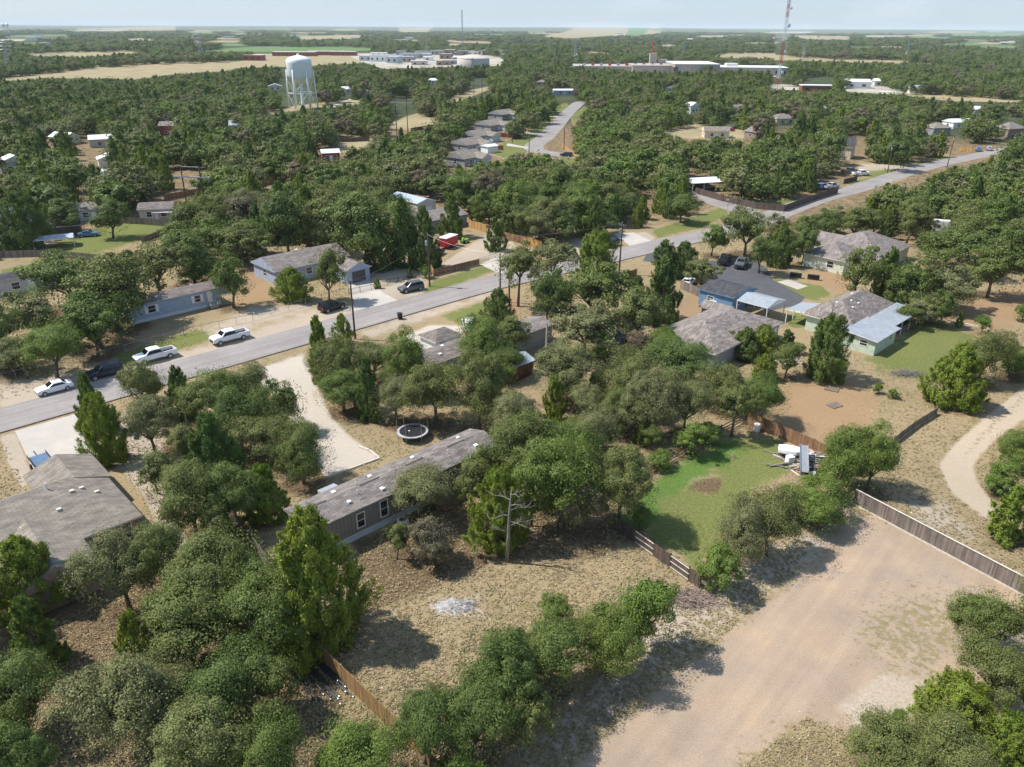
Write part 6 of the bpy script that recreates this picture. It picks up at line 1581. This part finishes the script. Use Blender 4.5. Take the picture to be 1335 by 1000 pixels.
def factory():
    t = thing('factory', 'long beige factory with stepped roofs behind the woods', 'factory', P(748, 98), R(-3))
    def blk(x0, x1, y0, y1, h, rm='white'):
        wall_mesh(x0, x1, y0, y1, h).build('wall', M_['factory'], t); MB().box(x0-.4, x1+.4, y0-.4, y1+.4, h+.01, h+.6).build('roof', M_[rm], t)
    blk(0, 60, 18, 70, 7.5, 'roofbeige'); blk(60.5, 100, 6, 60, 9, 'roofbeige'); blk(101, 146, -14, 60, 11.5, 'trim'); blk(84, 91, 62, 72, 19, 'roofbeige'); blk(93, 102, 62, 72, 13, 'roofbeige')
    MB().tube([(86, 66, 19), (86, 66, 34)], [.7, .4], 8).build('chimney', M_['mastred'], t)
    for x in (99.8, 134): MB().box(x, x+4.5, -14.6, 5.0, 0, 9).build('dark_gap', M_['trimdark'], t)  # solid dark boxes drawn for two dark gaps in the front
    for x in range(10, 100, 9): MB().box(x, x+3, 30, 34, 8.1 if x < 60 else 9.6, 10.6).build('roof_unit', M_['mastred'] if x % 2 else M_['galv'], t)
    t = block('warehouse', 'long white-roofed warehouse left of the red mast', 930, 98, 76, 45, 7.5, 'factory', 'white', -6, cat='warehouse'); MB().box(14, 26, 12, 26, 8.0, 11).build('roof_unit', M_['trim'], t)
    block('diner', 'long red and white roadside building right of the mast', 1045, 119, 26, 12, 4, 'redwood', 'metal_white', -8, cat='shop')
    block('roadside_shop', 'white roadside shop beyond the woods, right of the diner', 1102, 115, 20, 12, 5, 'white', 'metal_white', -6, roof='gx', cat='shop')
    block('roadside_barn', 'small pale barn right of the roadside shop', 1140, 112, 14, 8, 4, 'pale', 'metal_white', -6, roof='gx', cat='barn')
    block('roadside_house', 'white cottage between dark trees on the far roadside', 1186, 122, 12, 8, 4, 'white', 'metal_grey', -10, roof='gx', cat='house')
    for k, (px, py, L) in enumerate(((355, 73, 70), (400, 72, 60), (432, 72.5, 40))):
        block('livestock_shed', ('left', 'middle', 'right')[k] + ' one of three long pink-roofed sheds by the green field', px, py, L, 18, 6, 'redwood', 'metal_white', -3, cat='shed', group='long sheds by the green field')
    block('petrol_station', 'reddish roadside building right of the left straw field', 318, 79, 26, 16, 7, 'redwood', 'trim', -3, cat='shop')
    block('roadside_hall', 'teal-roofed low hall left of the reddish building', 301, 77, 24, 12, 4, 'pale', 'metal_blue', -3, cat='shop')
    r = random.Random(5); g = 'buildings of the distant commercial strip'
    for i in range(46):
        px = r.uniform(468, 665); py = r.uniform(71, 86) if px < 600 else r.uniform(70, 77)
        if 592 < px < 642 and py > 72: py = 72
        big = py < 77
        block('commercial_building', 'low pale building in the distant commercial strip', px, py, r.uniform(12, 34), r.uniform(10, 20), r.uniform(4, 8), r.choice(['white', 'pale', 'factory', 'brick', 'grey', 'tan']), r.choice(['white', 'trim', 'metal_grey', 'tankcream', 'shingle_tan']), r.uniform(-12, 8), g)
    g = 'white specks of houses in the far country'
    for i in range(70):
        px = r.uniform(0, 1335); py = 37 + 22*r.random()**1.6
        if abs(px-890) < 200 and r.random() < .5: py = r.uniform(37, 47)
        block('farmhouse', 'tiny white building scattered in the far country', px, py+2, r.uniform(14, 46), r.uniform(10, 22), r.uniform(6, 10), r.choice(['white', 'pale', 'cream']), r.choice(['white', 'metal_white', 'trim']), r.uniform(-20, 20), g, cat='house')

# ------------------------------------------------------------------ yard things
def yard():
    t = thing('trampoline', 'round black trampoline with grey pad ring on dry grass', 'trampoline', (P(538, 562, .9).x, P(538, 562, .9).y, 0))
    MB().lathe([(.0, .86), (1.0, .87), (1.62, .90)], 36).build('jumping_mat', M_['black'], t); MB().lathe([(1.58, .93), (1.6, .97), (1.86, .97), (1.9, .92), (1.86, .86)], 36).build('pad', M_['plastic_grey'], t)
    for k in range(6):
        a = k*math.pi/3+.2; c, s = math.cos(a), math.sin(a)
        MB().tube([(1.8*c, 1.8*s, 0), (1.85*c, 1.85*s, .88), (1.85*c, 1.85*s, 2.6)], .028, 6).build('net_pole', M_['galv'], t)
        MB().tube([(1.8*c-.35*s, 1.8*s+.35*c, .03), (1.8*c+.35*s, 1.8*s-.35*c, .03)], .03, 6).build('leg', M_['galv'], t)
    mb = MB(); mb.lathe([(1.83, 2.58), (1.87, 2.58), (1.87, 2.61), (1.83, 2.61), (1.83, 2.58)], 36); mb.build('net_ring', M_['iron'], t)
    MB().box(-.5, -.3, -.25, -.1, .875, 1.05).build('ball_toy', M_['white'], t)
    dead_tree(661, 733, 8.2, 4, 'leafless grey dead tree standing before the bright juniper', .05)
    dead_tree(243, 556, 4.5, 9, 'bare forked snag rising above the oaks by the street', .12)
    dead_tree(1077, 445, 7.5, 12, 'bare thin tree behind the juniper at the green house corner', .02)
    # ash pile
    r = random.Random(3); t = thing('ash_pile', 'white ash heap with charred sticks on the dry back yard', 'ash pile', P(592, 790))
    mb = MB(); n = 30
    ring = lambda q, z: [(1.95*q*math.cos(k*2*math.pi/n)*(1+.16*math.sin(k*2.3)), .95*q*math.sin(k*2*math.pi/n)*(1+.2*math.sin(k*1.7)), z*(1+.3*math.sin(k*3.1))) for k in range(n)]
    R_ = [ring(1, .01), ring(.8, .07), ring(.5, .13), ring(.2, .16)]
    for q in R_: mb.v += q
    for i in range(3):
        for k in range(n): mb.f.append([i*n+k, i*n+(k+1) % n, (i+1)*n+(k+1) % n, (i+1)*n+k]); mb.m.append(0)
    mb.f.append([3*n+k for k in range(n)]); mb.m.append(0)
    mb.build('ash', mat('ash_white', (.335, .32, .305), 1.0, .38, 3.5, scale2=9, var2=.3), t, True)
    mb = MB()
    for i in range(70):
        a = r.uniform(0, 6.28); q = r.random()**.6; x, y = 1.3*q*math.cos(a)+.5, .6*q*math.sin(a)-.1; d = r.uniform(0, 6.28); L = r.uniform(.2, .7)
        mb.tube([(x, y, .12), (x+L*.5*math.cos(d), y+L*.5*math.sin(d), .24), (x+L*math.cos(d), y+L*math.sin(d), r.uniform(.1, .3))], [.022, .015, .006], 4, cap=False)
    mb.build('sticks', M_['deadwood'], t)
    # black pipes
    g = 'black pipes stacked under the oaks'
    for i in range(16):
        x = r.uniform(-1.5, 1.2); s0 = P(385+r.uniform(-8, 22), 838+r.uniform(-6, 18)); L = r.uniform(5.5, 7.5); a = R(-47+r.uniform(-4, 4))
        off = Vector((math.cos(a+1.57), math.sin(a+1.57), 0))*(i*.17-1.3)
        p0 = P(384, 842)+off+Vector((math.cos(a), math.sin(a), 0))*r.uniform(-.9, .9); z = .08+.07*(i % 3)
        t = thing('pipe', 'black pipe lying in the pile beside the orange cedar fence', 'pipe', (p0.x, p0.y, z), a, g)
        MB().tube([(0,0,0), (L*.5, 0, .02), (L, 0, 0)], .065, 8, cap=False).build('tube', M_['iron'], t); MB().tube([(L-.02,0,0), (L+.12,0,0)], .06, 8).build('end_cap', M_['galv'], t)
    # junk heap by the board fence
    jm = [M_['deadwood'], M_['woodpale'], M_['wood'], M_['galv'], M_['iron']]
    t = thing('boat_hull', 'upturned small white boat hull leaning on the junk heap', 'boat', P(1031, 596), R(-20))
    mb = MB(); st = [(-1.5,.72,.55), (-.6,.85,.7), (.5,.8,.68), (1.3,.35,.5), (1.55,.05,.4)]
    for x, w, z in st: mb.v += [(x, -w, .75), (x, -w*.92, .75+z*.55), (x, -w*.55, .75+z*.8), (x, w*.55, .75+z*.8), (x, w*.92, .75+z*.55), (x, w, .75)]
    for i in range(4):
        for k in range(5): mb.f.append([i*6+k, i*6+k+1, (i+1)*6+k+1, (i+1)*6+k]); mb.m.append(0)
    mb.f.append([0,1,2,3,4,5]); mb.m.append(0); mb.build('hull', M_['white'], t); MB().box(-1.5, 1.3, -.88, -.84, .70, .78).build('gunwale', M_['trimdark'], t)
    MB().box(-1.3, -1.0, -.5, .5, 0, .76).build('trestle', M_['wood'], t); MB().box(.7, 1.0, -.4, .4, 0, .76).build('trestle', M_['wood'], t)
    t = thing('metal_gutter', 'long grey metal trough standing on end across the junk heap', 'trough', P(1047, 622), R(74))
    M = Matrix.Rotation(R(-14), 4, 'Y'); mb = MB(); mb.box(0, 4.4, -.42, .42, .75, .80, 0, M); mb.box(0, 4.4, -.46, -.42, .75, 1.0, 0, M); mb.box(0, 4.4, .42, .46, .75, 1.0, 0, M); mb.build('trough', M_['galv'], t); MB().box(.3, .5, -.3, .3, 0, .8).build('prop', M_['wood'], t); MB().box(3.6, 3.8, -.3, .3, 0, 1.6).build('prop', M_['wood'], t)
    t = thing('tyre', 'large black tyre with white disc lying at the junk heap', 'tyre', P(1060, 620), 0)
    MB().lathe([(.45, .1), (.5, .42), (.85, .5), (1.0, .3), (.95, .06), (.5, .02), (.45, .1)], 24).build('tread', M_['rubber'], t, True); MB().lathe([(.0, .36), (.4, .34), (.46, .25)], 18).build('disc', M_['white'], t)
    t = thing('white_crate', 'white box appliance below the upturned boat', 'appliance', P(1029, 604), R(15)); MB().box(-.4, .4, -.35, .35, 0, .95).build('casing', M_['white'], t); MB().box(-.38, .38, -.37, -.351, .05, .9).build('door', M_['trim'], t)
    t = thing('scrap_pile', 'tangle of grey boards, pipes and scrap on the grass by the fence', 'scrap heap', P(1058, 600)); 
    for nm, m, n_, L0, L1 in (('boards', M_['deadwood'], 90, 1.0, 3.2), ('pale_boards', M_['woodpale'], 46, .8, 2.6), ('pipes', M_['galv'], 26, 1.0, 2.8), ('rusty_sheet', M_['woodbrown'], 16, .8, 1.6)):
        mb = MB()
        for i in range(n_):
            x, y = r.gauss(-.5, 1.7), r.gauss(-.3, 1.1); a = r.gauss(-.5, .8); L = r.uniform(L0, L1); z = max(.05, .75-.25*math.hypot(x, y))*r.random()+.05
            d = Vector((math.cos(a), math.sin(a), r.uniform(-.15, .2)))*L*.5; c = Vector((x, y, z))
            if nm == 'pipes': mb.tube([c-d, c+d], .05, 6)
            elif nm == 'rusty_sheet': mb.bar(c-d, c+d, .9, .04)
            else: mb.bar(c-d, c+d, .18, .05)
        mb.build(nm, m, t)
    t = thing('log', 'pale fallen log lying on the lawn left of the junk heap', 'log', P(1003, 609), R(14)); MB().tube([(0,0,.12), (1.2,0,.16), (2.3,0,.22)], [.07,.13,.17], 8).build('trunk', M_['deadwood'], t); MB().tube([(1.4,0,.16), (1.8,.4,.35)], [.06,.02], 5).build('stub', M_['deadwood'], t)
    t = thing('white_drum', 'white drum behind the lawn fence corner', 'drum', P(986, 562)); MB().lathe([(.0, 1.0), (.36, 1.0), (.38, .95), (.38, .05), (.36, 0)], 18).build('body', M_['white'], t); MB().lathe([(.0, 1.03), (.2, 1.03), (.22, 1.0)], 12).build('lid', M_['trim'], t)
    # red clearing pallets, pads, brush
    for k, (px, py, a) in enumerate(((1084, 508, -30), (1088, 529, 28))):
        t = thing('pallet', ('upper', 'lower')[k] + ' grey pallet lying on the red clearing', 'pallet', P(px, py), R(a))
        for i in range(6): MB().box(-.9, .9, -.6+.22*i, -.46+.22*i, .12, .15).build('slat', M_['wood'], t)
        for x in (-.8, 0, .8): MB().box(x-.05, x+.05, -.6, .64, 0, .119).build('bearer', M_['wood'], t)
    tw = MB()
    def brush(label, px, py, rx, ry, h, n_, m):
        t = thing('brush_pile', label, 'brush pile', P(px, py)); mb = MB(); mb2 = MB()
        for i in range(n_):
            a = r.uniform(0, 6.28); q = r.random()**.5; c = Vector((rx*q*math.cos(a), ry*q*math.sin(a), .02)); d = r.uniform(0, 6.28); L = r.uniform(.5, 1.4)
            e = c+Vector((math.cos(d)*L, math.sin(d)*L, r.uniform(.05, h)*(1.2-q)))
            (mb if i % 3 else mb2).tube([c, c.lerp(e, .5)+Vector((0,0,.1)), e], [.03, .02, .007], 4, cap=False)
        mb.build('twigs', m, t); mb2.build('branches', M_['bark'], t)
    brush('long heap of grey cut brush beside the mown back grass', 1183, 488, 2.3, 1.1, .8, 240, M_['deadwood'])
    brush('dead pinkish brush at the end of the dark yard fence', 905, 782, 2.2, 1.2, .9, 320, mat('dead_twigs', (.36, .27, .23), 1.0, .3))
    brush('pale heap of cut branches on the slope behind the mottled-roof house', 1028, 473, 2.0, 1.2, .7, 160, M_['woodpale'])
    for k, (px, py) in enumerate(((1037, 362), (1060, 364.5))):
        t = thing('firewood_rack', ('left', 'right')[k] + ' black covered rack beside the pale concrete pad', 'rack', P(px, py), R(-25))
        MB().box(-1.1, 1.1, -.35, .35, .25, .95).build('cover', M_['black'], t)
        for x in (-1, 1): MB().box(x-.05, x+.05, -.3, .3, 0, .249).build('leg', M_['iron'], t)
    t = thing('propane_tank', 'small white tank in the shade below the right-hand oaks', 'tank', P(1213, 415), R(20)); MB().tube([(-.9,0,.6), (-.75,0,.6), (.75,0,.6), (.9,0,.6)], [.2,.42,.42,.2], 14).build('vessel', M_['white'], t, True); MB().box(-.6, -.45, -.3, .3, 0, .3).build('foot', M_['iron'], t); MB().box(.45, .6, -.3, .3, 0, .3).build('foot', M_['iron'], t)
    t = thing('garden_beam', 'pale timber beam lying between two small bushes on the lawn', 'beam', P(1262, 424), R(-38)); MB().box(-2.6, 2.6, -.13, .13, 0, .24).build('timber', M_['woodpale'], t); MB().box(2.7, 3.3, -.14, .14, 0, .22).build('offcut', M_['woodpale'], t)
    t = thing('canoe', 'white canoe on edge among the oaks by the gravel path', 'canoe', P(234, 632), R(110)); mb = MB()
    for x, w, z in ((-2.4,.04,.55), (-1.2,.36,.2), (0,.44,.15), (1.2,.36,.2), (2.4,.04,.55)): mb.v += [(x, -w, .75), (x, -w*.7, z+.1), (x, 0, z), (x, w*.7, z+.1), (x, w, .75)]
    for i in range(4):
        for k in range(4): mb.f.append([i*5+k, (i+1)*5+k, (i+1)*5+k+1, i*5+k+1]); mb.m.append(0)
    mb.build('hull', M_['white'], t); MB().box(-.3, .3, -.40, .40, .6, .65).build('thwart', M_['woodpale'], t)
    # stones and tufts on the dry yards: ground cover nobody could count
def ground_cover():
    """pale stones and grass tufts: loose cover of the open ground"""
    g = np.random.default_rng(21); polys_no = [z[3] for z in ZONES if z[0] == 'gravel']
    n = 50000
    px = g.uniform(-20, 1350, n); py = 440 + 570*g.random(n)**0.8
    u = (px-667.5)/FPX; v = (py-500)/FPX; u, v = u*cr+v*sr, -u*sr+v*cr
    t = CAM_H/(sp+v*cp); X, Y = u*t, (cp-v*sp)*t
    s_, n_ = X*CS+Y*SN, -X*SN+Y*CS
    ok = ~footprint_hit(X, Y, FOOT + [(26.5, 51, 54, 60), (-30, 300, 101, 110.5), (66, 72, 69, 74)])
    drive = in_poly(px, py, [(0,566),(99,539),(130,590),(40,650)])
    pad = in_poly(px, py, polys_no[0])
    ok &= ~np.any([in_poly(px, py, z[3]) for z in ZONES if z[0] in ('red', 'track', 'lime', 'lush') or (z[0] == 'green' and g.random() < .5)], 0)
    ok &= ~drive & ~pad
    X, Y = X[ok], Y[ok]; k = len(X)
    # tufts: small fans of blades
    P3 = np.repeat(np.stack([X, Y, np.zeros(k)], 1), 5, 0); m = len(P3)
    P3[:, :2] += g.normal(size=(m, 2))*.09; h = .02+.07*g.random(m); P3[:, 2] = h
    nr = g.normal(size=(m, 3))*.5; nr[:, 2] = np.abs(nr[:, 2])+.8
    V, F = leaves(P3, nr, .10, g, 1.8)
    tm = mat('grass_tufts', (.30, .235, .13), .9, .3, .25, island=.3, scale2=.05, var2=.2)
    o = bpy.data.objects.new('grass_tufts', np_mesh('grass_tufts', V, F, [tm])); COL.objects.link(o); tag(o, 'dry straw and green grass tufts scattered over the open yards', 'grass', kind='stuff')
    sel = g.random(k) < .045; xs, ys = X[sel]+g.normal(size=sel.sum())*.3, Y[sel]+g.normal(size=sel.sum())*.3
    mb = MB()
    for x, y in zip(xs, ys):
        s = .04+.09*g.random()**2; a = g.random()*6.28; c, q = math.cos(a)*s, math.sin(a)*s
        mb.add([(x+c, y+q, 0), (x-q*.8, y+c*.8, 0), (x-c, y-q, 0), (x+q*.7, y-c*.7, 0), (x+c*.2, y, s*.7)], [(0,1,4), (1,2,4), (2,3,4), (3,0,4)])
    tag(mb.build('stones', mat('limestone_bits', (.60, .52, .42), 1, .15, 1, island=.3)), 'pale loose stones scattered over the dry ground', 'stones', kind='stuff')

# ------------------------------------------------------------------ build
build_ground()
roads()
hero_home()
hip_house()
street_homes()
far_houses()
vehicles()
fences()
poles()
towers()
factory()
yard()
woodland()
plant_all()
ground_cover()
# ------------------------------------------------------------------ air
def haze():
    m = bpy.data.materials.new('haze_air'); m.use_nodes = True
    n, l = m.node_tree.nodes, m.node_tree.links
    for q in [q for q in n if q.type == 'BSDF_PRINCIPLED']: n.remove(q)
    v = n.new('ShaderNodeVolumePrincipled'); v.inputs['Color'].default_value = (0.80, 0.90, 1.0, 1); v.inputs['Density'].default_value = 0.000055; v.inputs['Anisotropy'].default_value = 0.0
    out = [q for q in n if q.type == 'OUTPUT_MATERIAL'][0]; l.new(v.outputs[0], out.inputs['Volume'])
    o = MB().box(-48000, 48000, -48000, 48000, -1.0, 110).build('haze', m); tag(o, kind='stuff')
haze()
